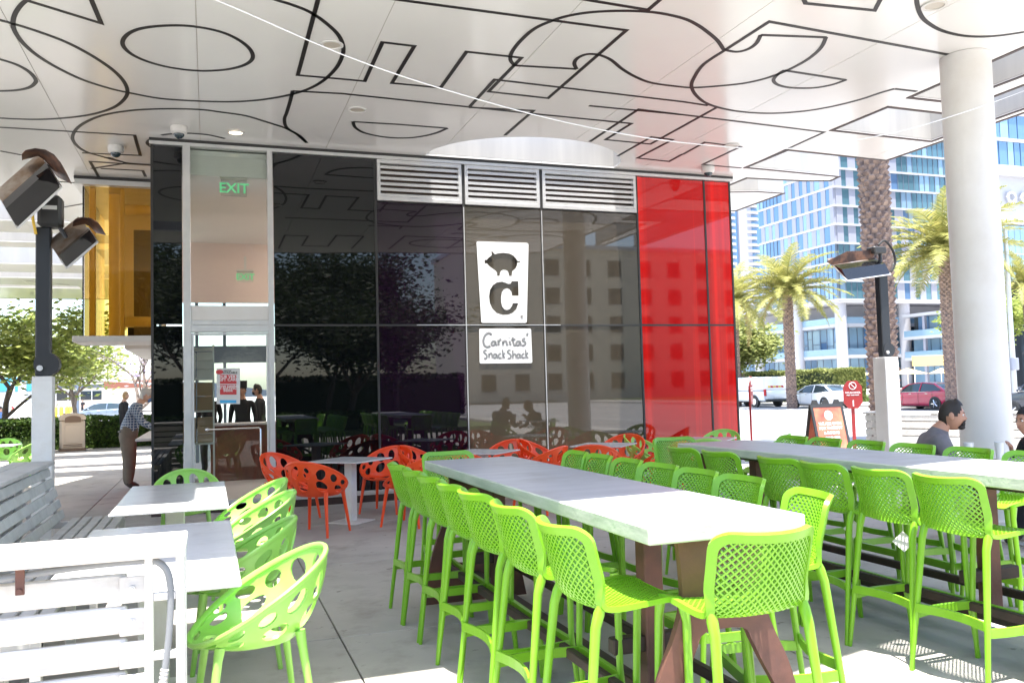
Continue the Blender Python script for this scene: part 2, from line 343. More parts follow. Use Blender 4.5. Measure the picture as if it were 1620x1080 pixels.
slab('kerb', 13.95, 14.2, -120, 260, -.19, 0, M['kerb'], b=.02, kind='structure')
slab('kerb', 37.5, 37.7, -120, 260, -.19, 0, M['kerb'], b=.02, kind='structure')
slab('near_pavement', 13.2, 13.95, -120, 260, -.19, -.004, M['plaza'], kind='structure')
slab('far_pavement', 37.7, 41.5, -120, 260, -.19, 0, M['plaza'], kind='structure')
slab('verge', 41.5, 60, -120, 100, -.19, .05, M['soil'], kind='structure')
slab('garden_bed', -14, 12, -34, -9.5, -.19, .03, M['soil'], kind='structure')
slab('parking_road', -80, -.5, 60, 84, -.19, -.15, M['road'], kind='structure')
def grass(name, x0, x1, y0, y1, z, n, h, m=None):
    mb = MB(); r = random.Random(3)
    for _ in range(n):
        x, y = r.uniform(x0, x1), r.uniform(y0, y1); a = r.uniform(0, PI); w = .03; hh = h*r.uniform(.5, 1); dx, dy = r.uniform(-.06, .06), r.uniform(-.06, .06)
        mb.add([(x-w*math.cos(a), y-w*math.sin(a), z), (x+w*math.cos(a), y+w*math.sin(a), z), (x+dx, y+dy, z+hh)], [(0, 1, 2)])
    return mb.build(name, m or M['lawn'], None, kind='stuff', label='green grass growing on the verge beyond the street' if x0 > 10 else 'dark low planting in the bed at the left', cat='grass')
grass('grass', 41.6, 47, 25, 62, .05, 9000, .25)
grass('ground_cover', -8.5, -4.6, 27, 33.5, .0, 6000, .5)

# ================================================================== canopy
ZC = 5.07
OUT = [(-30, 3.95), (.98, 3.95), (1.04, 2.95), (2.5, 3.05), (3.9, 3.4), (6.5, 3.7), (8.2, 4.2), (8.24, 6.0), (8.29, 8.22), (9.0, 8.22), (9.1, 5.5), (9.33, 5.5), (9.33, 8.6), (8.3, 8.58),
       (8.28, 9.62), (10.17, 9.7), (10.17, 5.5), (10.32, 5.5), (10.32, 10.75), (8.32, 10.63), (8.3, 11.7), (10.3, 11.83), (10.36, 12.12), (9.9, 12.24), (9.3, 12.28), (8.75, 12.3), (8.75, 13.42), (9.1, 13.3), (9.6, 13.16), (10.16, 13.16), (10.2, 14.75), (8.8, 15), (8.8, 33), (-30, 33)]
HOLES = [[(-1.25, 5.45), (.3, 5.45), (.3, 7.55), (-.42, 7.55), (-.42, 6.5), (-1.25, 6.5)],
         [(-3.0, 6.0), (-1.9, 6.0), (-1.9, 6.5), (-3.0, 6.5)],
         [(-5.2, 13.35), (-3.5, 13.35), (-3.75, 14.7), (-5.2, 14.7)],
         [(-12, 16.8), (-3.0, 16.8), (-2.55, 18.7), (-12, 18.7)], [(-14, 20), (-1.2, 20), (-1.2, 21.2), (-14, 21.2)],
         [(-16, 21.95), (-1.2, 21.95), (-1.2, 24.6), (-16, 24.6)], [(-18, 26.2), (-1.2, 26.2), (-1.2, 27.4), (-18, 27.4)], [(-8, 29.0), (-3.8, 29.2), (-3.8, 29.9), (-8, 29.7)]]
arc = [(3.06, 12.25)]+[(4.62-1.56*math.cos(a), 12.25-1.30*math.sin(a)) for a in [PI*i/24 for i in range(1, 24)]]+[(6.18, 12.25)]
HOLES.append(arc)
canopy = thing('canopy', (0, 0, 0), 0, 'large white flat canopy with black letter outlines over the whole patio', 'canopy')
mb = MB(); plate(mb, OUT, HOLES, lambda x, y: (x, y, 5.52), (0, 0, .84)); mb.build('fascia', M['fascia'], canopy)
def clip_x(a, b):
    v, f = sheet2d(OUT, HOLES); bm = bmesh.new(); vv = [bm.verts.new((p[0], p[1], 0)) for p in v]
    for t in f: bm.faces.new([vv[i] for i in t])
    for co, no in (((a, 0, 0), (-1, 0, 0)), ((b, 0, 0), (1, 0, 0))):
        bmesh.ops.bisect_plane(bm, geom=bm.verts[:]+bm.edges[:]+bm.faces[:], plane_co=co, plane_no=no, clear_outer=True)
    bmesh.ops.remove_doubles(bm, verts=bm.verts, dist=1e-4); bm.verts.index_update()
    r = [tuple(x.co) for x in bm.verts], [tuple(x.index for x in ff.verts) for ff in bm.faces]; bm.free(); return r
seams = [-30, -20, -14, -10.2, -6.9, -5.1, -3.38, -1.73, -.09, 1.60, 3.23, 4.93, 6.62, 8.33, 9.9, 11]
def islands(v, f):
    par = list(range(len(v)))
    def fd(i):
        while par[i] != i: par[i] = par[par[i]]; i = par[i]
        return i
    for t in f:
        for i in t[1:]: par[fd(i)] = fd(t[0])
    g = {}
    for t in f: g.setdefault(fd(t[0]), []).append(t)
    for ts in g.values():
        ids = sorted({i for t in ts for i in t}); mp_ = {i: k for k, i in enumerate(ids)}; yield [v[i] for i in ids], [tuple(mp_[i] for i in t) for t in ts]
for a, b in zip(seams, seams[1:]):
    for v, f in islands(*clip_x(a+.004, b-.004)):
        mb = MB(); p = [(q[0], q[1], ZC+.012) for q in v]; solid(mb, p, f, [Vector((0, 0, .024))]*len(p), 1.0); mb.build('soffit_panel', M['ceil'], canopy)
for x in seams[1:-1]:
    for v, f in islands(*clip_x(x-.006, x+.006)): mb = MB(); solid(mb, [(q[0], q[1], ZC+.014) for q in v], f, [Vector((0, 0, .014))]*len(v), 1.0); mb.build('seam_filler', M['seam'], canopy)
# a dark thin trim runs round the canopy edge
mb = MB(); ribbon(mb, [(x, y, ZC+.004) for x, y in OUT], .05, .012, True); mb.build('edge_trim', M['rustd'], canopy)

def r1(*L): return [(x/2.7, y/2.7) for x, y in L]
def r2(*L): return [(540+x/2.7, y/2.7) for x, y in L]
def r3(*L): return [(1080+x/2.7, y/2.7) for x, y in L]
LINES = [   # (photo outline of a painted letter, curved?)
 ([(70, -14), (43, 0), (30, 12), (22, 27), (21, 42), (27, 56), (40, 72), (62, 90), (92, 108), (130, 126), (170, 139), (200, 146), (255, 156), (315, 160), (370, 161), (420, 157), (470, 147), (505, 132), (530, 110), (541, 90), (543, 74), (535, 55), (515, 36), (490, 19), (460, 7), (437, 0), (410, -10)], 1),
 ([(46, 2), (160, 37), (143, -4)], 0),
 ([(-12, 27), (0, 32), (22, 38), (60, 50), (105, 67), (145, 88), (175, 108), (193, 125), (201, 140), (200, 152), (188, 165), (170, 174), (140, 182), (100, 187), (60, 189), (20, 188), (-12, 186)], 1),
 ([(-12, 91), (0, 94), (25, 102), (45, 113), (56, 125), (55, 132), (45, 139), (25, 143), (0, 144), (-12, 144)], 1),
 ([(194, 70), (200, 56), (220, 46), (255, 41), (297, 41), (340, 48), (370, 59), (392, 74), (400, 88), (395, 98), (378, 106), (350, 111), (312, 112), (270, 107), (235, 98), (207, 85)], 2),
 ([(-10, 201), (0, 201.5), (213, 214), (222, 246), (130, 242)], 0),
 (r1((1310, 610), (1280, 580), (1220, 548), (1150, 525), (1050, 495), (950, 480), (850, 468), (700, 465), (560, 472), (430, 495), (345, 535), (312, 575), (318, 610), (360, 645), (440, 670), (540, 695), (650, 703)), 1),
 (r1((650, 707), (385, 690), (425, 762)), 0), (r1((390, 720), (540, 697), (460, 672)), 0), (r1((430, 720), (610, 729), (622, 755)), 0),
 (r1((690, 577), (770, 569), (880, 575), (960, 592)), 1), (r1((655, 590), (635, 600), (630, 615), (655, 634)), 1),
 ([(505, -8), (503, 0), (471, 119), (540, 125), (577, 128.5), (605, 67), (655.5, 73), (620, 131.5), (697, 139), (738, 82), (825, 91.5), (773, 145), (867, 155.5), (991, 48), (632, 0), (600, -5)], 0),
 (r1((1310, 610), (1270, 575), (1225, 545), (1215, 510), (1225, 480), (1240, 430), (1250, 388)), 1),
 ([(463, 144), (540, 148), (844, 180), (999, 195.5), (958, 221), (1029, 228), (1080, 200), (1134, 170)], 0),
 ([(742, 170), (782.6, 126), (1080, 161), (1120, 167)], 0), ([(742, 170), (844, 175), (799, 214)], 0),
 (r2((50, 520), (250, 532), (452, 548)), 0), (r2((452, 548), (400, 570), (330, 585), (260, 590), (180, 585), (100, 568), (60, 545), (50, 520)), 1),
 (r2((740, 280), (722, 255), (730, 220), (770, 170), (830, 120), (920, 82), (1000, 62), (1100, 50), (1230, 47), (1350, 55), (1458, 78))+r3((60, 105), (110, 140), (150, 175), (175, 212)), 1),
 (r3((175, 212), (230, 222), (280, 210), (315, 185), (333, 150)), 1), (r3((333, 150), (612, 160)), 0),
 (r3((612, 160), (590, 205), (540, 250), (470, 290), (400, 320), (330, 342), (250, 358), (150, 368), (60, 374), (0, 372))+r2((1330, 355), (1260, 330), (1200, 295), (1150, 255), (1100, 235), (1050, 232), (1010, 248), (995, 270), (1005, 295)), 1),
 (r2((1005, 295), (740, 280)), 0),
 (r3((1140, 235), (860, 183), (370, 93), (180, 215)), 0), (r3((180, 215), (90, 275), (50, 330), (38, 370), (60, 410), (110, 445), (200, 470), (300, 482), (400, 484), (520, 475), (640, 455), (760, 425), (850, 395), (905, 380)), 1), (r3((905, 380), (1000, 391)), 0),
 (r3((435, 300), (405, 320), (388, 342), (402, 360), (440, 372), (500, 377), (570, 375), (640, 362), (697, 342)), 1), (r3((697, 342), (435, 301)), 0),
 (r3((515, -8), (525, 15), (820, 45), (848, -8)), 0),
 (r3((998, -20), (1002, 20), (1015, 60), (1040, 92), (1100, 128), (1180, 150), (1260, 157), (1350, 153), (1458, 138)), 1),
 (r3((-400, 452), (0, 490), (605, 565), (275, 715)), 0),
 (r3((0, 660), (95, 608), (248, 627), (85, 703), (250, 718)), 0),
 (r2((1062, 605), (1270, 467), (1458, 490)), 0), (r2((1180, 667), (1325, 585), (1415, 597), (1265, 675), (1400, 690), (1458, 658)), 0),
 (r2((1020, -5), (1310, 43), (1370, -8)), 0), (r1((0, 645), (90, 662)), 0), (r1((250, 776), (350, 783)), 0), (r1((215, 895), (360, 870)), 0),
]
zl = ZC-.001
def draw(pts3, closed=False): mb = MB(); ribbon(mb, pts3, .043, .004, closed); return mb.build('letter_outline', M['groove'], canopy)
for px, cv in LINES:
    P = [gz(x, y, zl) for x, y in px]
    draw([tuple(p) for p in (smooth_path(P, 5, cv == 2) if cv else P)], cv == 2)
# the same lettering goes on over the parts of the soffit nearer than the picture's top and beyond the building
for L in ([(-6, 5.2), (-3.4, 5.2), (-3.4, 7.6), (-5.2, 7.6)], [(1.6, 3.6), (1.6, 5.4), (2.1, 5.4), (2.1, 4.1), (2.7, 4.1), (2.7, 5.6), (3.3, 5.6), (3.3, 3.9)], [(4.2, 4.0), (4.2, 5.8), (5.6, 5.8), (5.6, 4.3)],
          [(-9, 19.0), (-5, 19.7)], [(-8, 25), (-6.2, 25.9), (-5.2, 25.2)], [(-5, 28), (-4, 28.9)], [(-6, 15.2), (-3.2, 16.3)], [(-12, 11), (-7, 11), (-7, 14), (-9, 14)]):
    draw([(x, y, zl) for x, y in L])
cr = [(5.3+.8*math.cos(a), 5.0+.55*math.sin(a), zl) for a in [2*PI*i/32 for i in range(32)]]; draw(cr, True)

def soffit_light(x, y, lit):
    mb = MB(); n = 24
    rim = [[(r*math.cos(2*PI*i/n), r*math.sin(2*PI*i/n), z) for i in range(n)] for r, z in ((.115, 0), (.115, -.012), (.09, -.014), (.085, -.002))]
    mb.loft(rim, cap=False); c = mb.build('downlight', M['column'], canopy, True, loc=(x, y, ZC-.003))
    MB().cyl((0, 0), .084, -.006, -.003, 24).build('lens', M['lampw'] if lit else M['frost'], c)
for p, lit in (((525, 70), 0), ((1478, 8), 0), ((373, 209), 1), ((565, 173), 0), ((1157, 230), 0)):
    q = gz(*p, ZC); soffit_light(q.x, q.y, lit)

def dome_camera(p, label):
    q = gz(*p, ZC); t = thing('security_camera', (q.x, q.y, ZC-.003), 0, label, 'security camera', 'dome cameras under the canopy')
    n = 20; mb = MB(); mb.loft([[(r*math.cos(2*PI*i/n), r*math.sin(2*PI*i/n), z) for i in range(n)] for r, z in ((.10, 0), (.105, -.02), (.10, -.08), (.075, -.10))]); mb.build('housing', M['white'], t, True)
    MB().ell((0, 0, -.10), .068, .068, .062, 18, 10).build('dome', M['carglass'], t, True)
dome_camera((283, 200), 'white dome security camera above the black glass panel left of the door')
dome_camera((183, 231), 'white dome security camera above the amber glass box, left one')
dome_camera((1120, 264), 'white dome security camera above the red glass panels')

# visible round column and its fellows
def column(x, y, r, label):
    t = thing('column', (x, y, 0), 0, label, 'column', 'round white canopy columns')
    MB().cyl((0, 0), r, 0, ZC-.004, 48).build('shaft', M['column'], t, True)
    n = 32; MB().cyl((0, 0), r+.035, 0, .05, n).build('base_ring', M['white'], t, True)
column(7.86, 6.98, .255, 'thick round white column at the right of the patio, beside the seated man')
column(-9.5, 17, .255, 'thick round white column far out on the left')
column(7.9, 22, .255, 'round white column standing behind the building')

# ================================================================== restaurant building
YF = 12.33; Z0 = .13
bld = thing('restaurant_building', (0, 0, 0), 0, 'glass-walled snack restaurant with black, bronze and red glass panels under the canopy', 'restaurant')
XL, XR, YB = -.71, 8.40, 21.5
def pane(x0, x1, z0, z1, m, lab=None):
    return MB().box(x0+.012, x1-.012, YF, YF+.03, z0+.012, z1-.012).build('glass_panel', M[m], bld, label=lab)
ZT, ZM = 4.985, 2.535
for x0, x1, mt, zu in ((XL, -.32, 'pblack', ZT), (.86, 2.32, 'pblack', ZT), (2.32, 3.66, 'ppurple', 4.36), (3.66, 4.93, 'pbrown', 4.36), (4.93, 6.62, 'pbrown', 4.36), (6.62, 7.90, 'pred', ZT), (7.90, XR, 'pred', ZT)):
    nm = dict(pblack='black glass panel', ppurple='violet black glass panel', pbrown='bronze glass panel', pred='red glass panel')[mt]
    pane(x0, x1, Z0+.03, ZM, mt, nm); pane(x0, x1, ZM, zu, mt, nm)
for x, z1 in ((2.32, ZT), (3.66, ZT), (4.93, ZT), (6.62, ZT), (7.90, ZT), (XR+.0, ZT), (XL, ZT)):
    mb = MB(); mb.box(x-.016, x+.016, YF-.012, YF+.05, Z0, z1, 0)
    if 3 < x < 5: mb.box(x-.006, x+.006, YF-.022, YF-.012, Z0, 4.33, 1)
    mb.build('mullion', [M['trim'], M['alu']], bld)
mb = MB(); mb.box(.86, XR, YF-.010, YF+.05, ZM-.014, ZM+.014, 0); mb.box(2.9, 5.2, YF-.018, YF-.010, ZM-.003, ZM+.007, 1); mb.build('transom', [M['trim'], M['alu']], bld)
mb = MB(); mb.box(XL-.03, XR+.05, YF-.05, YF+.07, ZT, 5.03, 0); mb.box(XL-.03, XR+.05, YF-.055, YF+.075, 5.03, ZC, 1); mb.build('head_frame', [M['alu'], M['trim']], bld)
MB().box(XL-.02, XR, YF-.03, YF+.06, .0, .12).build('plinth', M['rustd'], bld)
MB().bev(XL-.02, XR, YF-.045, YF+.062, .10, .16, .006).build('sill', M['alu'], bld)
# door bay
def strip(name, x0, x1, z0, z1, y0=-.055, y1=.06, m='alu', parent=None): return MB().bev(x0, x1, YF+y0, YF+y1, z0, z1, .005).build(name, M[m], parent or bld)
strip('door_jamb', -.32, -.225, .02, ZT); strip('door_jamb', .79, .86, .02, ZT)
strip('door_head', -.225, .79, 2.44, 2.535); strip('infill_panel', -.225, .79, 2.60, 2.80, -.03, .02, 'column'); strip('door_head', -.225, .79, 2.535, 2.60, -.05)
MB().box(-.22, .785, YF, YF+.012, 2.805, ZT-.01).build('glass_panel', M['clear'], bld, label='clear glass panel above the door')
door = strip('door', -.225, -.19, .02, 2.43, -.03, .03)
for a in ((.755, .79, .02, 2.43), (-.19, .755, .02, .13), (-.19, .755, 2.40, 2.43)): strip('door_frame', *a, -.03, .03, 'alu', door)
MB().box(-.188, .753, YF-.006, YF+.006, .13, 2.40).build('door_glass', M['clear'], door)
mb = MB(); mb.tube([(-.03, YF-.09, 1.12), (.64, YF-.09, 1.12), (.66, YF-.09, 1.10), (.66, YF-.09, .70)], .012, 8); mb.tube([(-.03, YF-.09, 1.12), (-.03, YF, 1.12)], .014, 8); mb.tube([(.66, YF-.09, .72), (.66, YF, .72)], .014, 8); mb.ell((-.03, YF-.09, 1.12), .028, .028, .028)
mb.build('door_handle', M['chrome'], door, True)
# louvres
for x0, x1 in ((2.345, 3.635), (3.685, 4.905), (4.955, 6.60)):
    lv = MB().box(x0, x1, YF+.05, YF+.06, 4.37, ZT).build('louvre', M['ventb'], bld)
    mb = MB()
    for a in ((x0, x1, 4.37, 4.43), (x0, x1, 4.925, ZT-.002), (x0, x0+.05, 4.43, 4.925), (x1-.05, x1, 4.43, 4.925)): mb.bev(a[0], a[1], YF-.035, YF+.05, a[2], a[3], .004)
    mb.build('louvre_frame', M['alu'], lv)
    for k in range(6):
        z = 4.435+k*.083; MB().prism([(x0+.05, YF-.022, z), (x0+.05, YF-.022, z+.040), (x0+.05, YF+.035, z+.066), (x0+.05, YF+.035, z+.054), (x0+.05, YF-.010, z+.030), (x0+.05, YF-.010, z)], (x1-x0-.10, 0, 0)).build('louvre_slat', M['alu'], lv)
# upper steel wall seen through the round hole in the canopy
MB().box(2.9, 6.3, 12.26, 12.31, 5.075, 6.2).build('steel_wall', M['steel'], bld)
# shell behind the glass
slab('side_wall', XL-.01, XL+.05, 12.40, 13.6, 0, 5.05, M['pblack'], bld)
slab('side_wall', XR-.06, XR, 12.40, YB, 0, 5.05, M['trim'], bld)
slab('inner_lining', 5.0, 5.07, 12.52, YB, 0, 5.04, M['glow_i'], bld)
slab('inner_backing', .88, XR-.07, 12.42, 12.5, 0, 5.04, M['trim'], bld)
slab('inner_ceiling', XL+.06, 5.0, 12.45, YB, 4.90, 4.98, M['ceil'], bld)
slab('ceiling_drop', XL+.06, 1.45, 12.40, 12.46, 4.62, 4.9, M['column'], bld)
slab('inner_floor', XL+.06, 5.0, 12.4, YB, .0, .02, M['tw_conc'], bld)
slab('side_beam', XL-.0, XL+.06, 13.6, YB, 2.35, 2.6, M['glow_i'], bld)
for x, y in ((2.4, 13.6), (2.8, 15.6), (2.8, 17.9), (2.6, 19.6), (3.4, 15.6), (3.4, 18.8)):
    MB().bev(x-.3, x+.3, y-.15, y+.15, 4.86, 4.897, .01).build('added_fill_panel', M['roomfill'], bld)  # added glowing panels, out of view, to brighten the room behind the door
slab('header_panel', XL+.06, 5.0, 19.6, 19.7, 3.6, 4.9, M['pinkw'], bld)
slab('inner_counter', .02, 1.9, 16.5, 17.1, .02, 1.02, M['rust'], bld, b=.01)
slab('counter_top', -.03, 1.95, 16.42, 17.15, 1.021, 1.06, M['tw_conc'], bld, b=.006)
for x in (-.30, .32, 1.40, 2.6, 3.8): slab('back_frame', x, x+.07, YB-.1, YB, 0, 4.9, M['tw_mull'], bld)
slab('back_frame', XL, 5.0, YB-.09, YB-.01, 2.35, 2.75, M['tw_mull'], bld); slab('back_frame', XL, -.24, YB-.09, YB-.01, 1.85, 1.9, M['tw_mull'], bld)
MB().box(XL+.01, 5.0, YB-.06, YB-.05, .05, 4.88).build('back_window', M['clear'], bld)
# service counter on the left side
ct = slab('service_counter', XL-.32, XL-.02, 13.75, 16.9, .93, .97, M['boxw'], bld, b=.008)
slab('counter_wall', XL-.05, XL+.0, 13.62, 16.9, 0, .93, M['orange'], bld)
# band above the service window
slab('awning_box', XL-.62, XL-.02, 16.2, 20.5, 2.52, 2.80, M['black'], bld); slab('awning_sill', XL-.66, XL-.02, 16.1, 20.6, 2.42, 2.515, M['column'], bld, b=.01)
# amber glass box
bx = thing('amber_glass_box', (0, 0, 0), 0, 'amber glass box hung under the canopy left of the black corner, yellow pipes inside', 'glass box')
ax0, ay0, ay1, az0, az1 = -1.86, 14.78, 17.6, 2.56, 4.93
MB().box(ax0+.03, XL-.01, ay0, ay0+.02, az0, az1).build('glass_panel', M['pyel'], bx); MB().box(ax0, ax0+.02, ay0, ay1, az0, az1).build('glass_panel', M['pyel'], bx)
slab('base_sill', ax0-.13, XL-.01, ay0-.12, ay0+.95, az0-.10, az0-.005, M['column'], bx, b=.01)
mb = MB(); mb.box(ax0-.1, XL-.01, ay0-.1, ay1, az1+.01, ZC-.05, 0); mb.box(ax0-.11, XL-.01, ay0-.11, ay1, ZC-.05, ZC-.005, 1); mb.build('top_rail', [M['alu'], M['trim']], bx)
for x, w in ((-1.78, .09), (-1.33, .06), (-.80, .07)): slab('post', x, x+w, ay0+.12, ay0+.22, az0, az1, M['ypipe'], bx, b=.01)
for z in (2.80, 4.62): MB().tube([(-1.26, ay0+.20, z), (-.76, ay0+.20, z)], .085, 14).build('pipe', M['ypipe'], bx, True)
MB().tube([(-1.45, ay0+.55, az0), (-1.45, ay0+.55, az1)], .09, 14).build('pipe', M['ypipe'], bx, True)
slab('inner_screen', -1.16, XL-.03, ay0+.5, ay0+.56, az0+.05, 4.35, M['yback'], bx); slab('inner_wall', -1.55, XL-.03, ay0+2.2, ay0+2.3, az0+.3, az1, M['ypipe'], bx)

# ------------------------------------------------------------------ logo signs on the glass
sg = thing('pig_logo_sign', (0, 0, 0), 0, 'tall white tapered sign with a cut-out pig above a letter C on the bronze glass', 'sign')
def fq(x, y): q = gy(x, y, YF-.012); return (q.x, q.z)
def zz(x, y): return fq(720+x*160/785, 370+y*160/785)       # the enlarged view of the signs
def curve(L, k=4): return [(p.x, p.y) for p in smooth_path([(a, b, 0) for a, b in L], k, True)]
outer = [zz(*p) for p in ((166, 70), (170, 60), (182, 58), (555, 70), (566, 76), (569, 88), (556, 680), (552, 688), (542, 690), (215, 690), (205, 686), (202, 676))]
pig = [zz(*p) for p in ((228, 200), (244, 202), (258, 186), (280, 168), (284, 163), (280, 134), (290, 138), (308, 158), (335, 150), (375, 147), (420, 153), (452, 168), (472, 190), (482, 206), (492, 214), (504, 208), (508, 212), (498, 224), (484, 222), (481, 245), (470, 268), (444, 290), (440, 327), (418, 327), (414, 305), (408, 290), (392, 281), (372, 279), (358, 286), (350, 300), (346, 326), (325, 326), (324, 300), (312, 285), (290, 270), (262, 248), (246, 230), (229, 230))]
cl = [zz(*p) for p in ((490, 367), (493, 480), (441, 480), (436, 450), (420, 430), (402, 423), (380, 430), (364, 452), (357, 490), (357, 530), (366, 565), (384, 585), (402, 590), (424, 582), (440, 560), (447, 537), (491, 537), (476, 585), (448, 612), (412, 627), (368, 629), (322, 614), (288, 580), (268, 535), (263, 485), (270, 435), (292, 398), (325, 376), (365, 371), (395, 380), (412, 388), (430, 386), (440, 367))]
mb = MB(); plate(mb, outer, [pig, cl], lambda x, z: (x, YF-.012, z), (0, .008, 0)); mb.build('sign_plate', M['glow'], sg)
c0 = zz(516, 643); mb = MB(); text_mb(mb, 'R', .030, lambda x, y: (c0[0]+x, YF-.018, c0[1]+y-.01), (0, .003, 0)); ribpts = [(c0[0]+.022*math.cos(a), c0[1]+.022*math.sin(a)) for a in [2*PI*i/16 for i in range(16)]]
mb.tube([(x, YF-.018, z) for x, z in ribpts], .0018, 4, closed=True); mb.build('registered_mark', M['trim'], sg)
sn = thing('name_sign', (0, 0, 0), 0, "small white sign reading Carnitas' Snack Shack in grey hand lettering", 'sign')
mb = MB(); plate(mb, [zz(*p) for p in ((187, 745), (190, 736), (200, 734), (578, 734), (586, 737), (589, 745), (598, 990), (596, 998), (588, 1001), (200, 1005), (192, 1001), (190, 992))], [], lambda x, z: (x, YF-.012, z), (0, .008, 0)); mb.build('sign_plate', M['glow'], sn)
STK = [((283, 783), (268, 770), (248, 772), (228, 795), (218, 830), (226, 862), (248, 877), (272, 868)), ((312, 838), (296, 832), (282, 848), (286, 862), (300, 862), (312, 846)), ((312, 832), (314, 852), (324, 864)), ((334, 822), (336, 850), (340, 862)), ((337, 838), (348, 822), (358, 818)),
 ((370, 830), (371, 864)), ((371, 848), (382, 831), (396, 834), (400, 850), (406, 866)), ((422, 830), (426, 850), (432, 862)), ((420, 803), (421, 805)), ((446, 800), (450, 840), (458, 864), (468, 862)), ((434, 824), (468, 816)),
 ((500, 836), (486, 832), (474, 848), (480, 864), (494, 860), (502, 842)), ((502, 830), (506, 850), (514, 864)), ((544, 812), (528, 816), (524, 828), (542, 838), (544, 854), (528, 866), (520, 862)), ((562, 768), (556, 790)),
 ((244, 902), (230, 904), (222, 918), (242, 936), (246, 954), (234, 968), (224, 962)), ((262, 926), (264, 960)), ((264, 940), (274, 926), (284, 930), (290, 962)), ((318, 934), (306, 930), (298, 946), (304, 962), (316, 956), (320, 936)), ((320, 930), (324, 952), (332, 962)),
 ((356, 930), (344, 930), (336, 946), (344, 962), (360, 958)), ((366, 898), (370, 930), (372, 964)), ((386, 924), (372, 942), (386, 962)),
 ((430, 902), (414, 904), (406, 918), (428, 936), (432, 954), (418, 968), (408, 962)), ((446, 902), (448, 966)), ((448, 944), (460, 930), (470, 938), (474, 964)), ((500, 934), (488, 930), (480, 946), (486, 962), (498, 956), (502, 936)), ((502, 930), (506, 952), (512, 962)),
 ((536, 930), (524, 932), (518, 948), (526, 962), (540, 956)), ((546, 898), (548, 930), (550, 964)), ((566, 922), (550, 942), (568, 964))]
for w, S in (('Carnitas', STK[:15]), ('Snack Shack', STK[15:])):
    mb = MB()
    for s in S:
        P = [zz(*p) for p in s]; P = [Vector((a, YF-.0175, b)) for a, b in P]
        P = smooth_path(P, 3) if len(P) > 2 else P
        mb.tube(P, .018 if w[0] == 'C' else .0145, 6, flat=.12, up=Vector((0, 1, 0)))
    mb.build('lettering', M['cord'], sn)
# poster on the door
pt = thing('poster', (0, 0, 0), 0, 'gift card poster with red panels and a blue bar taped inside the glass door', 'poster')
def pq(x, y): q = gy(335+x*60/926, 575+y*60/926, YF-.010); return (q.x, q.z)
def quad(name, x0, y0, x1, y1, m, k, par):
    P = [pq(*p) for p in ((x0, y0), (x1, y0), (x1, y1), (x0, y1))]; MB().prism([(a, YF-.010-k*.002, b) for a, b in P], (0, .0015, 0)).build(name, M[m], par)
quad('sheet', 118, 110, 690, 985, 'boxw', 0, pt); quad('printed_panel', 200, 270, 605, 492, 'posterr', 1, pt); quad('printed_panel', 200, 512, 605, 755, 'posterr', 1, pt); quad('printed_bar', 200, 888, 600, 960, 'posterb', 1, pt)
for txt, x, y, s, m in (('OUR VERY', 400, 352, .055, 'glow'), ('GIFT CARD', 402, 424, .055, 'glow'), ('NOW DINING', 400, 580, .045, 'glow'), ('+ SEATING', 400, 632, .045, 'glow'), ('INSIDE', 400, 685, .040, 'glow'), ('NOW', 385, 198, .038, 'trim'), ('AVAILABLE', 450, 245, .038, 'trim')):
    a, b = pq(x, y); mb = MB(); text_mb(mb, txt, s, lambda u, v: (a+u, YF-.0135, b+v), (0, .001, 0), bold=.0008); mb.build('lettering', M[m], pt)
a, b = pq(190, 205); mb = MB(); mb.ell((a, YF-.013, b), .05, .002, .032, 16, 6); mb.build('emblem', M['posterr'], pt)
def exit_sign(x, y, z, s, label):
    t = thing('exit_sign', (x, y, z), 0, label, 'exit sign', 'green exit signs inside the building')
    MB().bev(-.17*s, .17*s, -.012, .012, -.11*s, .11*s, .004).build('acrylic_plate', M['clear'], t); MB().bev(-.18*s, .18*s, -.03, .03, .11*s, .16*s, .004).build('canopy_bar', M['white'], t)
    MB().box(-.02, .02, -.02, .02, .16*s, .16*s+.25).build('stem', M['white'], t)
    mb = MB(); text_mb(mb, 'EXIT', .19*s, lambda u, v: (u, -.018, v-.065*s), (0, .004, 0), bold=.004); mb.build('lettering', M['exitg'], t)
q = gd(370, 298, 12.3); exit_sign(q.x, q.y, q.z, 1.05, 'green EXIT sign hanging behind the upper pane over the door'); q = gd(388, 438, 16.0); exit_sign(q.x, q.y, q.z, .85, 'smaller green EXIT sign farther inside, lower in the upper pane')
# shelf with boxes
sh = thing('shelf_rack', (-.16, 13.15, 0), 0, 'rack of shelves stacked with takeaway boxes behind the door glass', 'shelf')
for x in (-.28, .22):
    for y in (-.2, .2): MB().box(x-.012, x+.012, y-.012, y+.012, .02, 2.3).build('post', M['alu'], sh)
for z in (.4, .9, 1.36, 1.82, 2.25): MB().bev(-.29, .23, -.21, .21, z-.015, z+.01, .003).build('shelf', M['alu'], sh)
kk = 0
for z, m, n, hh in ((.912, 'cardb', 3, .12), (1.372, 'cardb', 2, .20), (1.832, 'boxw', 3, .125)):
    for i in range(n):
        for x in ((-.26, -.02), (.0, .21)):
            kk += 1
            tag(MB().bev(x[0], x[1], -.19, .15, z+i*hh, z+(i+1)*hh-.006, .004).build('takeaway_box', M[m], None, loc=(-.16, 13.15, 0)), '%s takeaway box, %s from the bottom of its pile, %s pile of the %s shelf' % ('white' if m == 'boxw' else 'brown', ['first', 'second', 'third'][i], 'left' if x[0] < -.1 else 'right', {.912: 'lower', 1.372: 'middle', 1.832: 'upper'}[z]), 'box', 'takeaway boxes on the rack')

